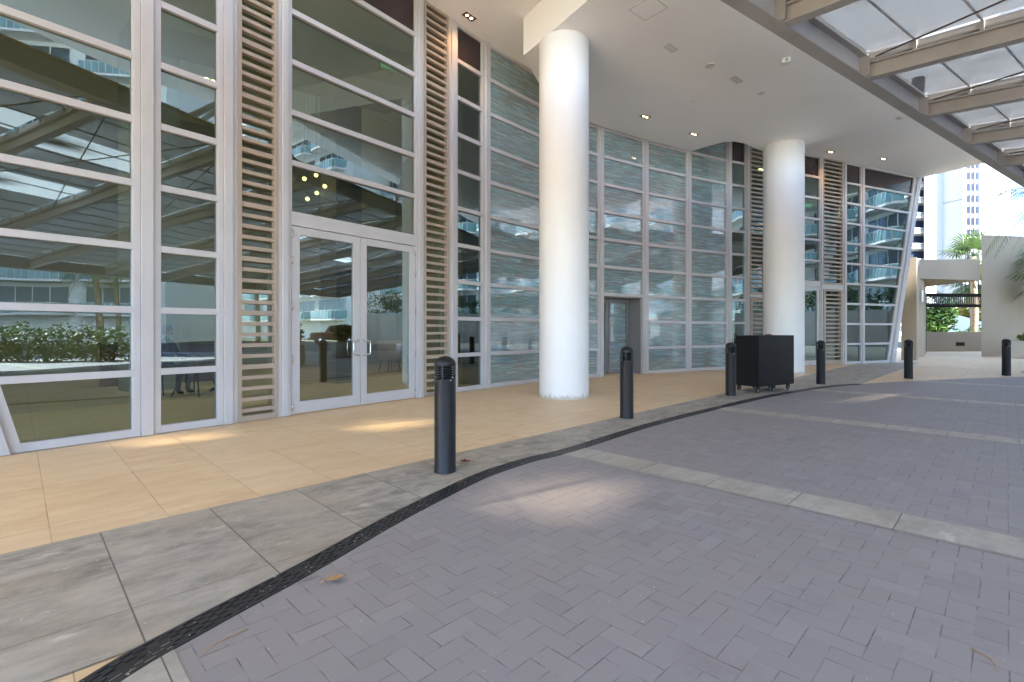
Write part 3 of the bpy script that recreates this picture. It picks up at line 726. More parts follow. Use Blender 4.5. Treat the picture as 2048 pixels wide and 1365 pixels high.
vent(5.02, 11.09, ZL, R(40), .18, .07, 'small grey soffit grille below the round detector ring', 5, 'grilles in the soffit')
vent(10.24, 13.1, ZL, R(30), .10, .05, 'tiny grey soffit grille close to the canopy beam', 4, 'grilles in the soffit')
vent(2.38, 8.64, ZL, R(40), .24, .24, 'square plastered access hatch in the soffit right of the nearer column', 0, None, 'access_hatch')
def detector(x, y, z, r, label):
    m = MB(); m.lathe([(r*.72, -.002), (r*.72, -.014), (r, -.012), (r, 0)], 28, (0, 0, 0)); m.lathe([(0, -.006), (r*.72, -.006)], 28)
    o = m.build('smoke_detector', 'vent'); o.location = (x, y, z); tag(o, label, 'detector', 'round soffit fittings')
detector(4.2, 10.5, ZL, .10, 'round ring fitting between the two small soffit grilles')
detector(5.9, 11.72, ZL, .07, 'round ring fitting below the security camera')
detector(4.45, 12.15, ZL, .02, 'tiny sprinkler dot midway across the white soffit')

# ------------------------------------------------------------------ glass canopy on the right
K = empty('glass_canopy', (0, 0, 0)); tag(K, 'grey steel and milky glass entrance canopy over the driveway', 'canopy')
ZC = 5.5; SL = -.128; CW = 14.2
def cp(t, w, z=0.): q = E0+e_c*t+n_c*w; return (q.x, q.y, ZC+z+SL*w)
def cbox(m, t0, t1, w0, w1, z0, z1):
    m.hexa([cp(t0, w0, z0), cp(t0, w1, z0), cp(t1, w1, z0), cp(t1, w0, z0), cp(t0, w0, z1), cp(t0, w1, z1), cp(t1, w1, z1), cp(t1, w0, z1)])
SUNSPOTS = [(-7.14, 6.38, 1.0, .62), (-7.2, 3.26, .95, .5), (-9.66, 2.8, .9, .45), (1.45, 5.45, 1.7, .22), (5.4, 7.2, 1.2, .4)]  # added openings placed to throw sun patches on the paving: centre, radii
T0, T1 = -16.5, 15.4
m = MB(); cbox(m, T0, T1, -.11, .11, 0, .025); cbox(m, T0, T1, -.11, .11, .375, .40); m.build('edge_beam', 'steel', K)
m = MB(); cbox(m, T0, T1, -.012, .012, .025, .375); m.build('beam_web', 'steel_web', K)
m = MB(); cbox(m, T0, T1, CW-.11, CW+.11, 0, .40); m.build('edge_beam', 'steel', K)
bt = [-15.9, -13.25, -10.6, -7.95, -5.3, -2.65, 0, 2.65, 5.3, 7.95, 10.6, 13.25, 15.3]
for i, t in enumerate(bt):
    m = MB(); w0, w1 = .013, CW-.11
    cbox(m, t-.085, t+.085, w0+.12, w1, .0, .02); cbox(m, t-.085, t+.085, w0+.02, w1, .235, .255); cbox(m, t-.010, t+.010, w0, w1, .02, .235)
    b = m.build('cross_beam', 'steel', K)
    r = MB(); cbox(r, t-.05, t+.05, .12, CW, .30, .335); cbox(r, t-.035, t-.02, .12, CW, .335, .41); cbox(r, t+.02, t+.035, .12, CW, .335, .41); w = .75
    while w < CW-.3:
        for sg in (-1, 1): cbox(r, t+sg*.05-.014, t+sg*.05+.014, w-.022, w+.022, .2545, .405)
        w += .78
    r.build('rail', 'steel', b)
    g = MB(); cbox(g, t-.11, t-.095, .013, .16, .03, .36); cbox(g, t+.095, t+.11, .013, .16, .03, .36)
    cbox(g, t-.11, t+.11, .013, .10, .012, .034)
    g.build('bracket', 'steel', b)
    if i < len(bt)-1:
        t1 = bt[i+1]
        wa = .10
        for (tc, wc, rt, rw_) in sorted((q for q in SUNSPOTS if t < q[0] < t1), key=lambda q: q[1]):
            p = MB(); cbox(p, t+.06, t1-.06, wa, wc-rw_*1.1, .43, .445); p.build('glass_panel', 'panel', K)
            wa, wb = wc-rw_*1.1, wc+rw_*1.1
            p = MB(); p.quad([cp(t+.06, wa, .437), cp(t+.06, wb, .437), cp(t1-.06, wb, .437), cp(t1-.06, wa, .437)],
                             [((a_-tc)/rt, (b_-wc)/rw_) for a_, b_ in ((t+.06, wa), (t+.06, wb), (t1-.06, wb), (t1-.06, wa))])
            p.build('glass_panel', 'sunspot_pane', K, label='added canopy pane with soft-edged opening for a sun patch'); wa = wb
        p = MB(); cbox(p, t+.06, t1-.06, wa, CW-.12, .43, .445); p.build('glass_panel', 'panel', K)
        q = MB(); w = .75
        while w < CW-.3:
            cbox(q, t+.05, t1-.05, w-.013, w+.013, .405, .428); w += .78
        q.build('purlin', 'steel_web', K)
        rd = MB()
        if i % 2 == 0: rd.tube([cp(t+.12, .25, .3), cp(t1-.1, CW*.5, .3)], .014, 6); rd.tube([cp(t1-.12, .25, .28), cp(t+.1, CW*.5, .26)], .014, 6)
        else: rd.tube([cp(t1-.12, .25, .3), cp(t+.1, CW*.5, .3)], .014, 6); rd.tube([cp(t+.12, .25, .26), cp(t1-.1, CW*.5, .26)], .014, 6)
        rd.build('tie_rod', 'rod', K)
# struts that hold the canopy from the building edge above
for ta in (-12.0, -4.0, 4.0):
    ap = epos(ta, 2.8 if ta < -5 else 1.5); ap = (ap[0], ap[1], ZH+.1)
    for dt, w in (((-2.4, 1.0), (-1.2, 4.6), (1.2, 4.6), (2.4, 1.0)) if ta < 0 else ((-2.4, .3), (2.4, .3))):
        m = MB(); m.tube([ap, cp(ta+dt, w, .45)], .075, 10); m.build('strut', 'steel_web', K)
# posts of the canopy
for (px, py) in ((15.80, 15.15),):
    m = MB(); m.lathe([(.16, 0), (.16, .02), (.085, .03), (.085, 5.0)], 20, (px, py, 0)); m.build('post', 'post', K)

# ------------------------------------------------------------------ bollards
def bollard():
    o = empty('bollard', (0, 0, 0)); r = .098
    m = MB(); m.lathe([(r+.004, 0), (r+.004, .012), (r, .018), (r, .842), (r-.002, .845), (0, .845)], 40); m.build('post', 'bollard', o)
    m = MB(); m.lathe([(0, .845), (r*.62, .845), (r*.62, .965), (0, .965)], 24); m.build('core', 'black_hole', o)
    m = MB()
    for k_ in range(5):
        z = .868+k_*.0235; m.lathe([(r*.6, z+.006), (r, z-.003), (r, z+.004), (r*.6, z+.011)], 40)
    for a in range(4):
        q = a*pi/2+R(45); s_ = len(m.v); m.box(r*.78, r+.001, -.006, .006, .845, .97); m.xf(Matrix.Rotation(q, 4, 'Z'), s_)
    m.build('louver', 'bollard', o)
    m = MB(); m.lathe([(r*.6, .965), (r, .965), (r, .975)] + [(r*cos(t*pi/2/10), .975+.075*sin(t*pi/2/10)) for t in range(1, 11)], 40); m.build('cap', 'bollard', o)
    m = MB()
    for a in range(4):
        q = a*pi/2; s_ = len(m.v); m.box(r-.002, r+.003, -.005, .005, .828, .838); m.xf(Matrix.Rotation(q, 4, 'Z'), s_)
    m.build('screw', 'chrome', o)
    return o
bl = [((-.612, 4.53), 83, 'nearest and largest black bollard light, in front of the left louvres'),
      ((1.69, 7.29), 70, 'black bollard light standing before the recessed teal door'),
      ((4.34, 9.82), 50, 'black bollard light immediately left of the black cart'),
      ((7.43, 11.91), 40, 'black bollard light right of the cart, before the louvred door'),
      ((10.62, 13.26), 30, 'black bollard light in front of the beige wing wall'),
      ((14.1, 14.12), 20, 'farthest black bollard light, in front of the tall beige wall')]
proto = bollard()
for i, ((x, y), a, lab) in enumerate(bl):
    o = proto if i == 0 else copy_tree(proto)
    o.location = (x, y, 0); o.rotation_euler.z = R(a-90+45); tag(o, lab, 'bollard', 'bollards along the drain')

# ------------------------------------------------------------------ black cart on casters
ang = math.atan2(.70, 1.13)
ct = empty('utility_cart', (5.05, 10.12, 0), ang); tag(ct, 'large black open-topped box cart on casters beside the far column', 'cart')
Lc, Dc, z0, z1 = 1.30, .56, .125, 1.18
m = MB(); m.box(0, Lc, 0, .02, z0, z1); m.build('front_panel', 'black', ct, .003)
m = MB(); m.box(0, Lc, Dc-.02, Dc, z0, z1); m.build('rear_panel', 'black', ct, .003)
m = MB()
pr = [(.021, z0), (Dc-.021, z0), (Dc-.021, z1-.05), (Dc-.06, z1), (.021, z1)]
b = len(m.v); m.v += [(0, y, z) for y, z in pr]+[(.02, y, z) for y, z in pr]; n5 = len(pr)
m.f.append(tuple(b+i for i in reversed(range(n5)))); m.f.append(tuple(b+n5+i for i in range(n5)))
for i in range(n5): j = (i+1) % n5; m.f.append((b+i, b+j, b+n5+j, b+n5+i))
m.build('side_panel', 'black', ct)
m = MB(); m.box(Lc-.02, Lc, .021, Dc-.021, z0, z1); m.build('side_panel', 'black', ct)
m = MB(); m.box(.021, Lc-.021, .021, Dc-.021, z0+.001, z0+.03); m.box(.021, Lc-.021, .021, Dc-.021, .72, .74); m.build('shelf', 'black', ct)
m = MB(); m.tube([(-.012, Dc-.03, z1-.12), (-.012, Dc-.03, z1+.045)], .022, 10)
m.tube([(-.012, Dc-.05, z1-.10), (-.02, Dc-.13, z1-.03), (-.02, Dc-.2, z1-.005), (-.012, Dc-.26, z1-.01)], .012, 8); m.build('handle', 'rubber', ct)
m = MB(); m.tube([(.5, .2, z1-.03), (.6, .22, z1+.005), (.75, .22, z1+.012), (.9, .2, z1-.03)], .02, 8); m.build('cushion_edge', 'red_leaf', ct)
for x in (.09, .65, 1.21):
    for y in (.07, Dc-.07):
        c_ = MB(); c_.box(x-.03, x+.03, y-.03, y+.03, z0-.012, z0); c_.box(x-.05, x+.01, y-.026, y-.02, .04, z0-.012); c_.box(x-.05, x+.01, y+.02, y+.026, .04, z0-.012)
        co = c_.build('caster', 'rubber', ct)
        w_ = MB(); w_.lathe([(.052, -.016), (.056, -.01), (.056, .01), (.052, .016), (.034, .016), (.034, -.016), (.052, -.016)], 24)
        w_.xf(Matrix.Translation((x-.02, y, .056)) @ Matrix.Rotation(R(90), 4, 'X')); w_.build('tyre', 'rubber', co)
        w_ = MB(); w_.lathe([(.0, -.018), (.034, -.018), (.034, .018), (0, .018)], 20)
        w_.xf(Matrix.Translation((x-.02, y, .056)) @ Matrix.Rotation(R(90), 4, 'X')); w_.build('hub', 'grey_plastic', co)

# ------------------------------------------------------------------ fallen leaves and twigs
def dry_leaf(x, y, rz, s, mat, label, curl=.35):
    m = MB(); n = 9; L = []
    for i in range(n+1):
        t = i/n; w = s*.30*sin(pi*min(1, t*1.05)**.8)*(1+.25*sin(t*19+s*50))
        zc = .012+curl*s*.35*(2*t-1)**2
        L.append([(t*s-s/2, -w, zc+.3*w), (t*s-s/2, 0, zc), (t*s-s/2, w, zc+.55*w)])
    for i in range(n):
        for k in range(2): m.quad([L[i][k], L[i+1][k], L[i+1][k+1], L[i][k+1]])
    m.tube([(s/2, 0, .012+curl*s*.3), (s*.68, .01, .012)], .0018, 5)
    o = m.build('fallen_leaf', mat); o.location = (x, y, .003); o.rotation_euler.z = rz; tag(o, label, 'leaf')
    sd_ = o.modifiers.new('thick', 'SOLIDIFY'); sd_.thickness = .0012
dry_leaf((668-1024)/990*2.52, 2.52, R(200), .095, 'dry_leaf', 'curled tan dry leaf lying on the grey pavers')
dry_leaf((932-1024)/990*4.78, 4.78, R(20), .11, 'red_leaf', 'dark red-brown dry leaf beside the nearest bollard', .2)
def twig(pts, label, mat='dry_leaf'):
    m = MB(); m.tube(pts, .0022, 5); o = m.build('twig', mat); tag(o, label, 'twig')
twig([(-1.23, 1.96, .006), (-1.20, 2.03, .008), (-1.13, 2.12, .006)], 'thin straw-coloured twig by the drain at the lower left')
twig([(1.83, 1.86, .006), (1.86, 1.92, .008), (1.845, 1.99, .006)], 'thin straw-coloured twig on the pavers at the lower right')

# ------------------------------------------------------------------ plants
def frond_pinnate(m, base, az, el, L, droop, n=26, lw=.035, ll=.55):
    d = V((cos(az), sin(az), 0)); pts = []
    for i in range(n+1):
        t = i/n; r = L*t
        pts.append(V(base)+d*(r*cos(el)*(1-.15*t*t))+V((0, 0, r*sin(el)-droop*L*t*t)))
    m.tube([tuple(p) for p in pts[::3]+[pts[-1]]], [.022*(1-.8*i/len(pts[::3])) for i in range(len(pts[::3])+1)], 5)
    side = V((-d.y, d.x, 0))
    for i in range(2, n+1):
        t = i/n; p = pts[i]; tg = (pts[i]-pts[i-1]).normalized()
        l_ = ll*L*.45*sin(pi*min(.98, .15+.8*t))+.05
        for sg in (-1, 1):
            q = (side*sg*1.0+tg*.75+V((0, 0, -.35-.5*random.random()))).normalized()
            e_ = p+q*l_; mid = p+q*l_*.5+V((0, 0, .03)); w = tg*lw*.5
            m.quad([p-w, mid-w, mid+w, p+w]); m.quad([mid-w, e_, mid+w])
def frond_fan(m, base, az, el, stem, rad, n=22, spread=2.3):
    d = V((cos(az)*cos(el), sin(az)*cos(el), sin(el))); c = V(base)+d*stem
    m.tube([base, tuple(V(base)+d*stem*.5+V((0, 0, .05))), tuple(c)], .014, 5)
    side = d.cross(V((0, 0, 1))).normalized(); up = side.cross(d).normalized()
    for i in range(n):
        a = -spread+2*spread*i/(n-1)
        q = (d*cos(a)+side*sin(a)).normalized(); q = (q+up*(.12+.1*cos(a))-V((0, 0, .12))).normalized()
        l_ = rad*(.75+.25*cos(a*.6))*random.uniform(.9, 1.08)
        tg = (side*cos(a)-d*sin(a)).normalized()*rad*.045
        mid = c+q*l_*.62; e_ = c+q*l_+V((0, 0, -.28*l_*random.uniform(.5, 1.2)))
        m.quad([c, mid-tg, mid+tg]); m.quad([mid-tg, e_, mid+tg])
def palm(x, y, zc, kind, label, L=1.8, nf=22, z0=0., group=None, mat='palm', dry=4, seed=1):
    random.seed(seed)
    o = empty('palm_tree', (x, y, z0)); tag(o, label, 'palm tree', group)
    t = MB(); H = zc-z0; pts = [(.1*sin(i*.7), .08*cos(i*.5)-.08, H*i/8) for i in range(9)]
    t.tube(pts, [.19-.006*i+.01*(i % 2) for i in range(9)], 12); t.build('trunk', 'trunk', o)
    top = pts[-1]; m = MB()
    for i in range(nf):
        az = 2.399*i+random.uniform(-.2, .2); el = R(75-125*(i/nf)**1.0+random.uniform(-8, 8))
        if kind == 'fan': frond_fan(m, top, az, el, L*.5, L*.62)
        else: frond_pinnate(m, top, az, el, L, .35+.3*random.random())
    m.build('crown', mat, o)
    if dry:
        m = MB()
        for i in range(dry):
            az = 2.0*i+.4
            if kind == 'fan': frond_fan(m, (top[0], top[1], top[2]-.2), az, R(-50), L*.4, L*.5, 14)
            else: frond_pinnate(m, (top[0], top[1], top[2]-.15), az, R(-35), L*.7, .5, 16)
        m.build('dry_fronds', 'palm_dry', o)
    return o
def leaf_blob(m, c, rx, ry, rz, n, ls, seed=0):
    rd = random.Random(seed)
    for i in range(n):
        while True:
            p = V((rd.uniform(-1, 1), rd.uniform(-1, 1), rd.uniform(-1, 1)))
            if p.length < 1: break
        r = p.length; 
        if r < .55: p = p*(.55/max(r, .05))*rd.uniform(.9, 1.4)
        k = 1+.35*mnoise.noise(V((p.x*1.7+seed, p.y*1.7, p.z*1.7)))
        q = V((c[0]+p.x*rx*k, c[1]+p.y*ry*k, c[2]+p.z*rz*k))
        a = V((rd.uniform(-1, 1), rd.uniform(-1, 1), rd.uniform(-.6, .6))).normalized(); b = a.cross(V((rd.uniform(-1, 1), rd.uniform(-1, 1), 1))).normalized()
        s = ls*rd.uniform(.6, 1.3)
        m.quad([q-a*s, q+b*s*.45, q+a*s, q-b*s*.45])
def shrub(x, y, z0, rx, ry, h, n, ls, mat, label, seed=0, name='shrub', cat='shrub', group=None):
    o = empty(name, (x, y, z0)); tag(o, label, cat, group)
    t = MB(); rd = random.Random(seed)
    for i in range(5):
        a = 2*pi*i/5; t.tube([(0, 0, 0), (cos(a)*rx*.2, sin(a)*ry*.2, h*.35), (cos(a)*rx*.5, sin(a)*ry*.5, h*.7)], [.035, .025, .012], 6)
    t.build('stem', 'bark', o)
    m = MB()
    for i in range(5):
        a = 2*pi*i/5+seed; leaf_blob(m, (cos(a)*rx*.42, sin(a)*ry*.42, h*(.5+.16*sin(i*2.1+seed))), rx*.55, ry*.55, h*.36, n//5, ls, seed*7+i)
    m.build('crown', mat, o); return o

# ------------------------------------------------------------------ beige portal, walls and gate at the far right
pw = empty('portal_wall', (0, 0, 0)); tag(pw, 'beige stucco portal wall with low leaning wing wall and lintel over the gate passage', 'wall')
MB().prism([(17.45, 21.35), (19.75, 24.0), (20.2, 24.3), (23.75, 28.4), (23.4, 28.7), (17.1, 21.75)], -.05, 4.45).build('wing_wall', 'beige', pw)
m = MB(); zt0, zt1 = 4.72, 4.85
m.hexa([(19.77, 24.01, 3.80), (23.4, 24.75, 3.80), (24.0, 28.9, 3.80), (20.15, 24.6, 3.80), (19.77, 24.01, zt0), (23.4, 24.75, zt1), (24.0, 28.9, zt1), (20.15, 24.6, zt0)])
m.build('lintel', 'beige', pw)
bw = MB(); bw.prism([(23.42, 24.70), (34, 26.2), (34, 26.8), (24.2, 25.5)], -.05, 6.05); bw.build('high_wall', 'beige', pw)
sg = MB(); sg.box(0, .02, -.12, .12, -.28, .28); so2 = sg.build('wall_sign', 'white_plastic'); so2.location = (19.82, 23.92, 2.95); so2.rotation_euler.z = R(-50); tag(so2, 'small pale notice plate on the beige wing wall by the gate', 'sign')
gt = empty('metal_gate', (0, 0, 0)); tag(gt, 'black metal gate with barred top panel at the back of the beige portal', 'gate')
G0, G1 = V((23.65, 28.45)), V((27.6, 28.75)); FG = frame(G0, G1-G0); GL = (G1-G0).length
m = MB(); m.ob(FG, 0, .13, 0, 3.42, -.05, .05); m.ob(FG, GL-.1, GL, 0, 3.42, -.05, .05); m.build('gate_frame', 'black', gt)
m = MB(); m.ob(FG, .13, GL-.1, 3.22, 3.42, -.04, .04); m.build('top_rail', 'black', gt)
m = MB(); m.ob(FG, .13, GL-.1, 2.62, 2.80, -.04, .04); m.build('bottom_rail', 'black', gt)
m = MB(); k = .22
while k < GL-.15:
    m.ob(FG, k-.018, k+.018, 2.80, 3.22, -.018, .018); k += .115
m.build('bars', 'black', gt)
lw_ = empty('low_wall', (0, 0, 0)); tag(lw_, 'low taupe garden wall with black vent seen through the gate', 'wall')
MB().prism([(25.2, 30.2), (31.5, 30.9), (31.5, 31.2), (25.2, 30.5)], -.05, 1.2).build('wall', 'grey_wall', lw_)
MB().prism([(24.3, 29.9), (25.19, 30.15), (25.19, 30.5), (24.3, 30.3)], -.05, 1.2).build('end_wall', 'stucco_grey', lw_)
FLW = frame((25.2, 30.2), (6.3, .7)); m = MB(); m.ob(FLW, 2.1, 2.7, .34, .56, .0, .012); m.build('vent', 'black', lw_)
# planter at the right edge with a small plant
pl = empty('planter', (24.0, 22.9, 0)); tag(pl, 'low white planter box at the right edge with green plant', 'planter')
MB().box(-.65, 1.2, -.5, .5, 0, .80).build('box', 'planter_white', pl, .02)
shrub(23.85, 22.75, .78, .55, .45, .42, 500, .09, 'leaf_bright', 'small bright green plant growing in the white planter', 5, 'potted_plant', 'plant')
# tent and garden beyond the gate
tn = MB(); tx = 4.6
def tq(*p): tn.quad([(a+tx, b, c) for a, b, c in p])
tq((29.2, 37.6, .7), (34.2, 38.2, .9), (33.6, 40.6, 2.1), (31.3, 40.6, 2.75)); tq((34.2, 38.2, .9), (38.2, 41, .8), (33.6, 40.6, 2.1))
tq((29.2, 37.6, .7), (31.3, 40.6, 2.75), (29.5, 43, .8)); tq((31.3, 40.6, 2.75), (33.6, 40.6, 2.1), (38.2, 41, .8), (36, 43.6, .8), (29.5, 43, .8))
tq((29.2, 37.6, .7), (29.2, 37.6, 0), (34.2, 38.2, 0), (34.2, 38.2, .9)); tq((34.2, 38.2, .9), (34.2, 38.2, 0), (38.2, 41, 0), (38.2, 41, .8))
to_ = tn.build('canvas_tent', 'tent'); tag(to_, 'white sloping canvas tent roof seen through the gate', 'tent')
sd_ = to_.modifiers.new('thick', 'SOLIDIFY'); sd_.thickness = .03
shrub(28.3, 33.2, 0, 1.3, 1.2, 3.5, 2600, .16, 'leaf', 'dense dark green shrub left of the tent behind the gate', 3)
shrub(31.7, 34.3, 0, 1.5, .8, 1.7, 1500, .13, 'leaf', 'low green bush right of the tent behind the low wall', 4)
shrub(43.2, 47.0, 0, 3.2, 2.0, 4.4, 1800, .22, 'leaf_sunlit', 'shrub behind the tent with backlit gold put into its leaf colour', 6)
shrub(46.0, 52.0, 0, 4.2, 2.0, 5.2, 2000, .26, 'leaf_bright', 'lime green shrub far behind the tent', 8)
palm(35.6, 38.4, 5.0, 'fan', 'palm with yellowish trunk and green skirt behind the gate', 1.7, 22, 0, None, 'palm', 5, 3)
palm(29.3, 31.5, 5.95, 'fan', 'fan palm rising behind the lintel and the tall beige wall', 1.9, 18, 0, None, 'palm', 2, 5)
palm(26.0, 23.8, 4.0, 'fan', 'fan palm in front of the tall beige wall at the right edge', 1.75, 16, 0, None, 'palm', 1, 9)
palm(23.6, 21.4, 7.15, 'feather', 'feather palm whose long frond reaches in under the canopy end', 3.0, 22, 0, None, 'palm', 3, 12)

# ------------------------------------------------------------------ far tower
tw = empty('tower_block', (0, 0, 0)); tag(tw, 'tall white tower block with balcony stack and strips of square windows', 'building')
TZ = 58
MB().box(85.5, 93.2, 112, 130, 0, TZ).build('wall', 'tower_white', tw)
for k in range(16):
    z = 2.5+k*3.45
    w_ = MB(); w_.box(85.7, 93.1, 111.85, 112.05, z+.9, z+2.9); w_.build('window', 'tower_glass', tw)
    b_ = MB(); b_.box(85.7, 92.9, 110.8, 112.0, z-.15, z+.1); bo = b_.build('balcony', 'tower_white', tw)
    r_ = MB(); r_.box(85.7, 92.9, 110.82, 110.9, z+.95, z+1.1); x = 85.8
    while x < 92.9: r_.box(x, x+.12, 110.82, 110.9, z+.1, z+.95); x += .36
    r_.build('railing', 'tower_white', bo)
MB().prism([(93.21, 112), (91.8, 110.2), (95.7, 110.0), (95.7, 130), (93.21, 130)], 0, TZ).build('wall', 'tower_white', tw)
MB().prism([(95.72, 110.0), (96.86, 106.3), (103.2, 106.3), (103.2, 130), (95.72, 130)], 0, TZ+.05).build('wall', 'tower_white', tw)
m = MB()
for z in (11.0, 29.4, 42.2): m.prism([(95.66, 109.98), (96.80, 106.28), (96.86, 106.31), (95.72, 110.0)], z, z+.2)
m.build('joint_line', 'tower_grey', tw)
for r_ in range(18):
    z = 2.0+r_*2.44
    for c_ in range(3):
        x = 97.45+c_*.92; w_ = MB(); w_.box(x, x+.66, 106.22, 106.35, z, z+1.5); w_.build('window', 'tower_glass', tw)
m = MB()
for x in (97.28, 98.2, 99.12, 100.15): m.box(x, x+.09, 106.05, 106.3, 0, 43.5)
m.build('fin', 'tower_white', tw)
m = MB(); m.lathe([(3.7, 0), (3.7, TZ-1), (0, TZ-1)], 40, (105.9, 110.4, 0)); m.build('stair_tower', 'tower_grey', tw)
m = MB()
for z in range(2, 56, 3): m.lathe([(3.76, z), (3.76, z+.15)], 40, (105.9, 110.4, 0))
m.build('joint_line', 'tower_white', tw)

# ------------------------------------------------------------------ things inside the lobby
def lamp_in(x, y, z, rz, label, p): downlight(x, y, z, rz, label, 'lamp_in', p, (1, .80, .52), 'warm downlights inside the lobby')
lamp_in(-2.85, 11.9, ZH-.001, R(50), 'rear right warm twin downlight seen through the door transom', 70)
lamp_in(-3.9, 13.4, ZH-.001, R(50), 'left lower warm twin downlight seen through the door transom', 70)
lamp_in(-3.2, 13.6, ZH-.001, R(50), 'right lower warm twin downlight seen through the door transom', 0)
lamp_in(-7.7, 10.9, ZH-.001, R(50), 'warm twin downlight high in the narrow left window, left side', 70)
lamp_in(-6.95, 11.45, ZH-.001, R(50), 'warm twin downlight high in the narrow left window, upper right', 0)
lamp_in(-7.7, 12.6, ZH-.001, R(50), 'warm twin downlight high in the narrow left window, lower right', 70)
lamp_in(-9.2, 8.2, ZH-.001, R(50), 'warm twin downlight deep behind the largest left window', 80)
lamp_in(9.9, 19.6, ZH-.001, R(24), 'warm twin downlight behind the far entrance door', 40)
pc = [(-4.95, 11.8, 4.9), (-4.75, 12.0, 5.05), (-4.5, 11.9, 4.75), (-4.6, 12.3, 4.55), (-4.85, 12.3, 4.7), (-4.35, 12.1, 5.0), (-4.4, 12.4, 4.45), (-5.0, 12.1, 4.5)]
pd = empty('pendant_light', (-4.7, 12.1, ZH)); tag(pd, 'cluster of small glowing globe pendants hanging inside behind the door transom', 'pendant light')
m = MB(); m.lathe([(0, -.03), (.4, -.03), (.4, 0)], 24); m.build('canopy_plate', 'vent', pd)
for x, y, z in pc:
    m = MB(); m.tube([(x+4.7, y-12.1, -.03), (x+4.7, y-12.1, z-ZH+.06)], .004, 5); cd = m.build('cord', 'rod', pd)
    m = MB(); m.lathe([(.001, -.05), (.03, -.041), (.047, -.018), (.05, 0), (.047, .018), (.03, .041), (.001, .05)], 16, (x+4.7, y-12.1, z-ZH)); m.build('globe', 'globe', cd)
def exit_sign(x, y, z, rz, label):
    o = empty('exit_sign', (x, y, z), rz); tag(o, label, 'sign', 'green exit signs')
    MB().box(-.2, .2, -.02, .02, -.12, .12).build('housing', 'stucco_grey', o, .005)
    MB().box(-.01, .01, -.01, .01, .12, .35).build('hanger', 'rod', o)
    cu = bpy.data.curves.new('lettering', 'FONT'); cu.body = 'EXIT'; cu.size = .19; cu.align_x = 'CENTER'; cu.align_y = 'CENTER'; cu.extrude = .002
    t = bpy.data.objects.new('lettering', cu); C.objects.link(t); t.parent = o; t.location = (0, -.0225, 0); t.rotation_euler = (R(90), 0, 0); cu.materials.append(M['exit_green'])
    me = bpy.data.meshes.new_from_object(t); t2 = bpy.data.objects.new('lettering', me); C.objects.link(t2); t2.parent = o; t2.location = t.location; t2.rotation_euler = t.rotation_euler
    bpy.data.objects.remove(t)
exit_sign(-2.75, 10.9, 7.1, R(51), 'green exit sign hanging behind the transom of the left double door')
exit_sign(11.9, 19.9, 6.3, R(24), 'green exit sign behind the window above the far entrance door')

# person seated at a table inside the narrow left window
def skin_obj(name, pts, edges, rad, mat, parent, sub=2, root=0):
    me = bpy.data.meshes.new(name); me.from_pydata([tuple(p) for p in pts], edges, []); me.update()
    o = bpy.data.objects.new(name, me); C.objects.link(o); o.parent = parent
    o.modifiers.new('skin', 'SKIN'); o.modifiers.new('sub', 'SUBSURF').levels = sub; o.modifiers['sub'].render_levels = sub
    for i, r in enumerate(rad):
        v = me.skin_vertices[0].data[i]; v.radius = (r, r) if not isinstance(r, tuple) else r
        v.use_root = (i == root)
    me.materials.append(M[mat]); return o
pe = empty('person', (-6.92, 9.85, 0), R(-8)); tag(pe, 'person in dark clothes seated behind the narrow left window, one arm reaching forward', 'person')
# x is forward; a continuous body from pelvis
bp = [(0, 0, .55), (.02, 0, .72), (.03, 0, .90), (.03, 0, 1.03), (.05, 0, 1.11), (.07, 0, 1.17),        # 0-5 spine, neck
      (.03, .17, 1.0), (.10, .22, .80), (.33, .19, .76), (.43, .17, .77),                               # 6-9 left arm
      (.03, -.17, 1.0), (.14, -.22, .80), (.38, -.20, .74), (.48, -.18, .745),                          # 10-13 right arm
      (.05, .09, .54), (.44, .11, .55), (.42, .11, .10), (.54, .11, .05),                               # 14-17
      (.05, -.09, .54), (.44, -.11, .55), (.40, -.11, .10), (.52, -.11, .05)]
be = [(0, 1), (1, 2), (2, 3), (3, 4), (4, 5), (3, 6), (6, 7), (7, 8), (8, 9), (3, 10), (10, 11), (11, 12), (12, 13), (0, 14), (14, 15), (15, 16), (16, 17), (0, 18), (18, 19), (19, 20), (20, 21)]
br = [(.13, .16), (.125, .15), (.12, .16), (.09, .13), .055, .05, .062, .046, .036, .03, .062, .046, .036, .03, .085, .062, .045, .04, .085, .062, .045, .04]
skin_obj('body', bp, be, br, 'cloth_black', pe)
hp = [(.08, 0, 1.17), (.095, 0, 1.25), (.085, 0, 1.33), (.19, 0, 1.235), (.203, 0, 1.25)]
hd_ = skin_obj('head', hp, [(0, 1), (1, 2), (1, 3), (3, 4)], [.05, (.085, .075), (.08, .07), .02, .012], 'skin', pe)
m = MB(); m.lathe([(.001, .125), (.05, .118), (.085, .085), (.100, .03), (.098, -.03), (.085, -.06)], 20); m.xf(Matrix.Translation((.068, 0, 1.285)) @ Matrix.Rotation(R(-18), 4, 'Y') @ Matrix.Diagonal((1.05, .92, 1, 1)))
m.build('hair', 'hair', pe)
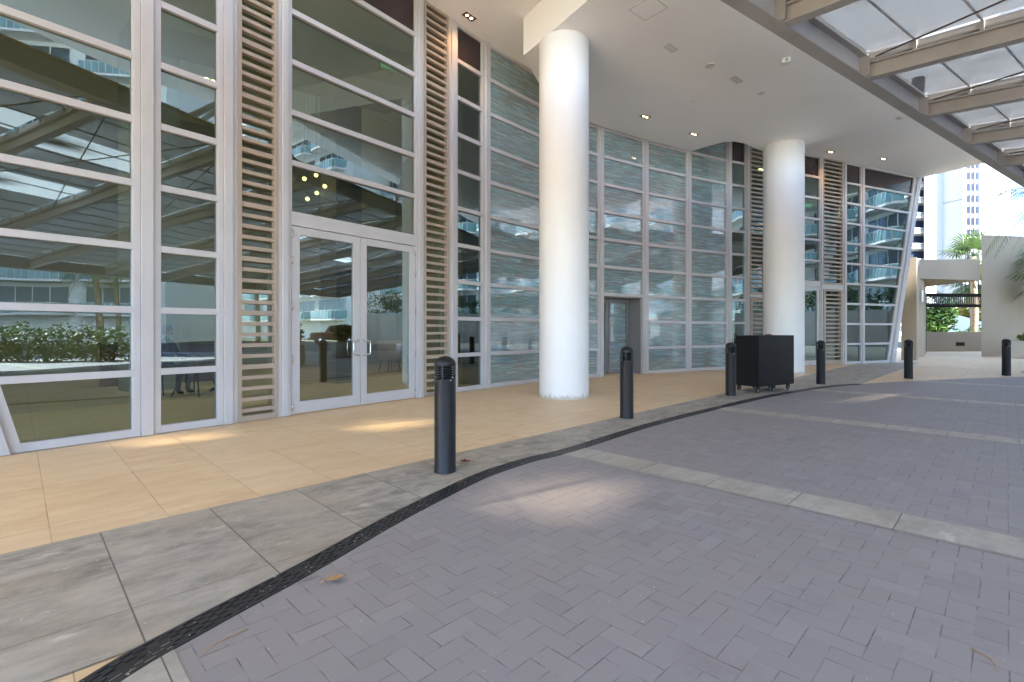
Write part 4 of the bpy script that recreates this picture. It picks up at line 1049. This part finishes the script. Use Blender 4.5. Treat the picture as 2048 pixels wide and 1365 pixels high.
for sy in (.175, -.185):
    hx = .46 if sy > 0 else .51; hz = .765 if sy > 0 else .745
    pts = [(hx, sy, hz), (hx+.07, sy, hz)]; ed = [(0, 1)]; rr = [(.022, .035), (.014, .036)]
    for k, (off, l_) in enumerate(((-.03, .06), (-.01, .075), (.01, .07), (.03, .055))):
        b = len(pts); pts += [(hx+.075+l_*.5, sy+off, hz-.004), (hx+.075+l_, sy+off, hz-.02)]; ed += [(1, b), (b, b+1)]; rr += [.009, .0075]
    b = len(pts); s_ = 1 if sy < 0 else -1; pts += [(hx+.045, sy+s_*.045, hz), (hx+.075, sy+s_*.055, hz-.01)]; ed += [(0, b), (b, b+1)]; rr += [.011, .009]
    skin_obj('hand', pts, ed, rr, 'skin', pe, 1)
ch_ = empty('chair', (-6.98, 9.86, 0), R(-8)); tag(ch_, 'dark chair under the seated person inside the window', 'chair')
MB().box(-.22, .22, -.22, .22, .40, .44).build('seat', 'black', ch_, .01)
m = MB(); m.box(-.25, -.22, -.2, .2, .52, .92); m.build('backrest', 'black', ch_, .01)
for sx in (-1, 1):
    for sy in (-1, 1):
        m = MB(); m.tube([(.23*sx, .2*sy, 0), (.19*sx, .18*sy, .40)], .013, 8); m.build('leg', 'black', ch_)
m = MB(); m.tube([(-.22, -.17, .40), (-.235, -.17, .9)], .012, 8); m.tube([(-.22, .17, .40), (-.235, .17, .9)], .012, 8); m.build('back_post', 'black', ch_)
tb = empty('table', (-6.25, 9.8, 0), R(-8)); tag(tb, 'pale small table in front of the seated person inside', 'table')
MB().box(-.42, .42, -.4, .4, .69, .72).build('tabletop', 'grey_plastic', tb, .006)
for a in range(4):
    q = a*pi/2+pi/4; m = MB(); m.tube([(cos(q)*.42, sin(q)*.40, 0), (cos(q)*.1, sin(q)*.1, .69)], .014, 8); m.build('leg', 'black', tb)
oc = empty('office_chair', (-6.15, 10.6, 0), R(170)); tag(oc, 'black office chair with tapered back inside the narrow left window', 'chair')
m = MB(); m.hexa([(-.26, -.17, .62), (-.22, -.17, .62), (-.22, .17, .62), (-.26, .17, .62), (-.32, -.24, 1.1), (-.28, -.24, 1.1), (-.28, .24, 1.1), (-.32, .24, 1.1)]); m.build('backrest', 'black', oc, .015)
MB().box(-.24, .24, -.24, .24, .46, .54).build('seat', 'black', oc, .02)
m = MB(); m.lathe([(.03, .09), (.03, .46)], 12)
for a in range(5):
    q = a*2*pi/5; m.tube([(0, 0, .1), (cos(q)*.3, sin(q)*.3, .05)], .02, 6)
m.build('pedestal', 'black', oc)
for a in range(5):
    q = a*2*pi/5; m = MB(); m.lathe([(0, -.015), (.03, -.015), (.03, .015), (0, .015)], 12); m.xf(Matrix.Translation((cos(q)*.3, sin(q)*.3, .03)) @ Matrix.Rotation(R(90), 4, 'X')); m.build('caster', 'rubber', oc)
ac = empty('armchair', (-3.85, 15.6, 0), R(-40)); tag(ac, 'cream tub armchair inside behind the right door leaf', 'armchair')
m = MB(); m.lathe([(.30, .40), (.36, .42), (.40, .95), (.36, .97), (.31, .48), (.30, .40)], 24, (0, 0, 0), R(40), R(320)); m.build('backrest', 'cream_fabric', ac)
m = MB(); m.lathe([(0, .38), (.34, .38), (.36, .42), (.34, .47), (0, .48)], 28); m.build('seat', 'cream_fabric', ac)
for a in range(4):
    q = a*pi/2+pi/4; m = MB(); m.tube([(cos(q)*.33, sin(q)*.33, 0), (cos(q)*.25, sin(q)*.25, .39)], [.015, .022], 8); m.build('leg', 'wood', ac)
st = empty('side_table', (-2.9, 15.2, 0)); tag(st, 'dark side table beside the cream armchair', 'table')
MB().box(-.3, .3, -.3, .3, .48, .53).build('tabletop', 'wood', st, .006)
for sx in (-1, 1):
    for sy in (-1, 1): MB().box(.26*sx-.02, .26*sx+.02, .26*sy-.02, .26*sy+.02, 0, .48).build('leg', 'wood', st)
cb = empty('reception_desk', (-8.6, 12.2, 0), R(40)); tag(cb, 'brown wooden desk deep inside behind the seated person', 'desk')
MB().box(-1.2, 1.2, -.3, .3, 0, .95).build('body', 'wood', cb, .01); MB().box(-1.25, 1.25, -.35, .35, .955, 1.0).build('top', 'interior_dark', cb, .005)

# ------------------------------------------------------------------ across the driveway (stands behind the viewer; mirrored in the glass)
def apartments(loc, rz, L, H, label, nb, y0, step=0):
    ap = empty('apartment_building', loc, rz); tag(ap, label, 'building')
    MB().box(0, 16, 0, L, 0, H).build('wall', 'apt_white', ap)
    MB().box(3, 14, L*.12, L*.55, H+.01, H+5).build('roof_block', 'apt_white', ap)
    W2 = 3.45; nn = 12
    rim = [(-1.7*sqrt(max(0, 1-(2*i/nn-1)**8)), -W2+2*W2*i/nn) for i in range(nn+1)]
    poly = [(0, -W2)] + rim[1:-1] + [(0, W2)]
    b0 = MB().prism(poly, -.08, .16).build('balcony', 'apt_white', ap)
    g = MB(); r = MB()
    for a, b in zip(poly, poly[1:]):
        g.quad([(a[0], a[1], .2), (b[0], b[1], .2), (b[0], b[1], 1.15), (a[0], a[1], 1.15)])
        r.tube([(a[0], a[1], 1.18), (b[0], b[1], 1.18)], .04, 5); r.tube([(b[0], b[1], .16), (b[0], b[1], 1.18)], .03, 5)
    g.build('railing_glass', 'rail_glass', b0); r.build('railing', 'apt_white', b0)
    w0 = MB().box(-.03, .0, -3.1, 3.1, .05, 2.75).build('window', 'apt_glass', ap)
    f = MB()
    for y in (-3.1, -1.6, -.1, 1.4, 3.02): f.box(-.08, -.031, y, y+.08, .05, 2.75)
    f.box(-.079, -.031, -3.02, 3.02, 2.67, 2.749); f.build('frame', 'apt_white', w0)
    first = True
    for fl in range(1, int(H/3.35)):
        for k in range(nb):
            b_, w_ = (b0, w0) if first else (copy_tree(b0, ap), copy_tree(w0, ap)); first = False
            y = y0+k*7.4; b_.location = (0, y, fl*3.35-.6); w_.location = (-.002, y, fl*3.35-.45)
apartments((46, -60, 0), 0, 46, 50, 'long white apartment block with glass balconies across the driveway, mirrored in the left windows', 6, 5)
apartments((92, -26, 0), R(50), 46, 38, 'distant angled white apartment block far across the street, mirrored in the left door leaf', 6, 4)
apartments((66, 4, 0), R(53), 34, 44, 'sunlit angled white apartment block beyond the retaining wall, mirrored in the end windows', 4, 6)
rw = MB(); rw.box(38, 38.4, 6.2, 28, -.05, 2.9)
for y in (6.6, 9.6, 13, 17, 21, 25): rw.box(37.7, 37.998, y, y+.6, -.05, 2.7)
o = rw.build('retaining_wall', 'stucco_grey'); tag(o, 'grey concrete retaining wall across the drive, mirrored in the end windows', 'wall')
m = MB()
for i in range(15): leaf_blob(m, (39.3, 7.2+i*1.45, 3.7+.5*sin(i*1.7)), .9, 1.2, 1.25, 420, .16, 40+i)
h2 = empty('hedge', (0, 0, 0)); tag(h2, 'low clipped green hedge along the far driveway edge, mirrored in the largest window', 'hedge')
m2 = MB()
for i in range(14): leaf_blob(m2, (12.8+i*.12, -2.6-i*1.1, .72), .75, .85, .82, 700, .11, 70+i)
m2.build('crown', 'leaf', h2); t2 = MB()
for i in range(14): t2.tube([(12.8+i*.12, -2.6-i*1.1, 0), (12.8+i*.12, -2.5-i*1.1, .8)], .04, 6)
t2.build('stem', 'bark', h2)
hg = empty('hedge', (0, 0, 0)); tag(hg, 'tall green hedge on top of the grey retaining wall', 'hedge')
m.build('crown', 'leaf', hg); t = MB()
for i in range(10): t.tube([(39.3, 9+i*2, 2.9), (39.3, 9.1+i*2, 4)], .05, 6)
MB().box(38.41, 40.5, 6.2, 28, -.05, 2.85).build('bed', 'soil', hg); t.build('stem', 'bark', hg)
for i, (x, y, zc) in enumerate(((33, -2, 7.6), (34, -12.5, 7.0), (32.5, -22, 8.2), (35.5, 5.5, 6.4), (24.5, -9, 5.4))):
    palm(x, y, zc, 'fan' if i % 2 else 'feather', ['palm by the street opposite the double door', 'palm by the street opposite the narrow window', 'tall palm by the street opposite the largest window', 'short palm at the end of the retaining wall', 'small palm at the driveway edge'][i], 2.4, 18, 0, 'palms across the driveway', 'palm', 2, 20+i)
def planter_pot(x, y, r, label, plabel, sd):
    o = empty('planter', (x, y, 0)); tag(o, label, 'planter', 'round planters at the driveway edge')
    m = MB(); m.lathe([(r*.78, 0), (r, .08), (r, .72), (r*.94, .75), (r*.86, .74), (r*.86, .66), (0, .66)], 28); m.build('pot', 'planter', o)
    shrub(x, y, .64, .55, .55, 1.0, 380, .13, 'leaf', plabel, sd, 'potted_plant', 'plant', 'plants in round planters')
planter_pot(8.6, 5.2, .5, 'round stone planter opposite the left door leaf', 'leafy plant in the planter opposite the left door leaf', 31)
planter_pot(13.2, 6.6, .5, 'round stone planter opposite the right door leaf', 'leafy plant in the planter opposite the right door leaf', 32)
# parked car
car = empty('parked_car', (37.0, 3.4, -.03), R(-102)); tag(car, 'brown boxy off-road car parked across the street', 'car')
def prof(m, pts, y0, y1):
    b = len(m.v); n = len(pts); m.v += [(x, y0, z) for x, z in pts]+[(x, y1, z) for x, z in pts]
    m.f.append(tuple(b+i for i in range(n))); m.f.append(tuple(b+n+i for i in reversed(range(n))))
    for i in range(n): j = (i+1) % n; m.f.append((b+i, b+n+i, b+n+j, b+j))
m = MB(); prof(m, [(-2.1, .45), (-2.1, 1.1), (.75, 1.15), (2.0, 1.08), (2.1, .95), (2.1, .45)], -.82, .82); m.build('body', 'car', car, .05)
m = MB(); prof(m, [(-2.05, 1.12), (-1.95, 1.82), (.35, 1.82), (.8, 1.14)], -.76, .76); m.build('cabin', 'car', car, .05)
m = MB()
for y in (-.765, .765):
    for x0, x1 in ((-1.85, -1.1), (-1.0, -.25), (-.15, .4)): m.box(x0, x1, min(y, y*.99), max(y, y*1.003), 1.25, 1.7)
m.quad([(.43, -.66, 1.76), (.76, -.68, 1.24), (.76, .68, 1.24), (.43, .66, 1.76)]); m.build('window', 'car_glass', car)
for x in (-1.3, 1.3):
    for y in (-.8, .8):
        w_ = MB(); w_.lathe([(.2, -.13), (.36, -.13), (.4, -.09), (.4, .09), (.36, .13), (.2, .13)], 28); w_.xf(Matrix.Translation((x, y, .4)) @ Matrix.Rotation(R(90), 4, 'X')); wo = w_.build('wheel', 'rubber', car)
        w_ = MB(); w_.lathe([(0, -.11), (.21, -.11), (.21, .11), (0, .11)], 20); w_.xf(Matrix.Translation((x, y, .4)) @ Matrix.Rotation(R(90), 4, 'X')); w_.build('rim', 'chrome', wo)
for y in (-.58, .58):
    m = MB(); m.lathe([(0, .03), (.09, .02), (.11, 0)], 20); m.xf(Matrix.Translation((2.1, y, .9)) @ Matrix.Rotation(R(90), 4, 'Y')); m.build('headlight', 'headlight', car)
m = MB(); m.box(2.1, 2.25, -.8, .8, .45, .6); m.build('bumper', 'rubber', car, .02)
for y in (-9, -3, 3): struct('road_marking', MB().sheet([(33.2, y), (33.35, y), (33.35, y+3.2), (33.2, y+3.2)], -.026), 'roadline')
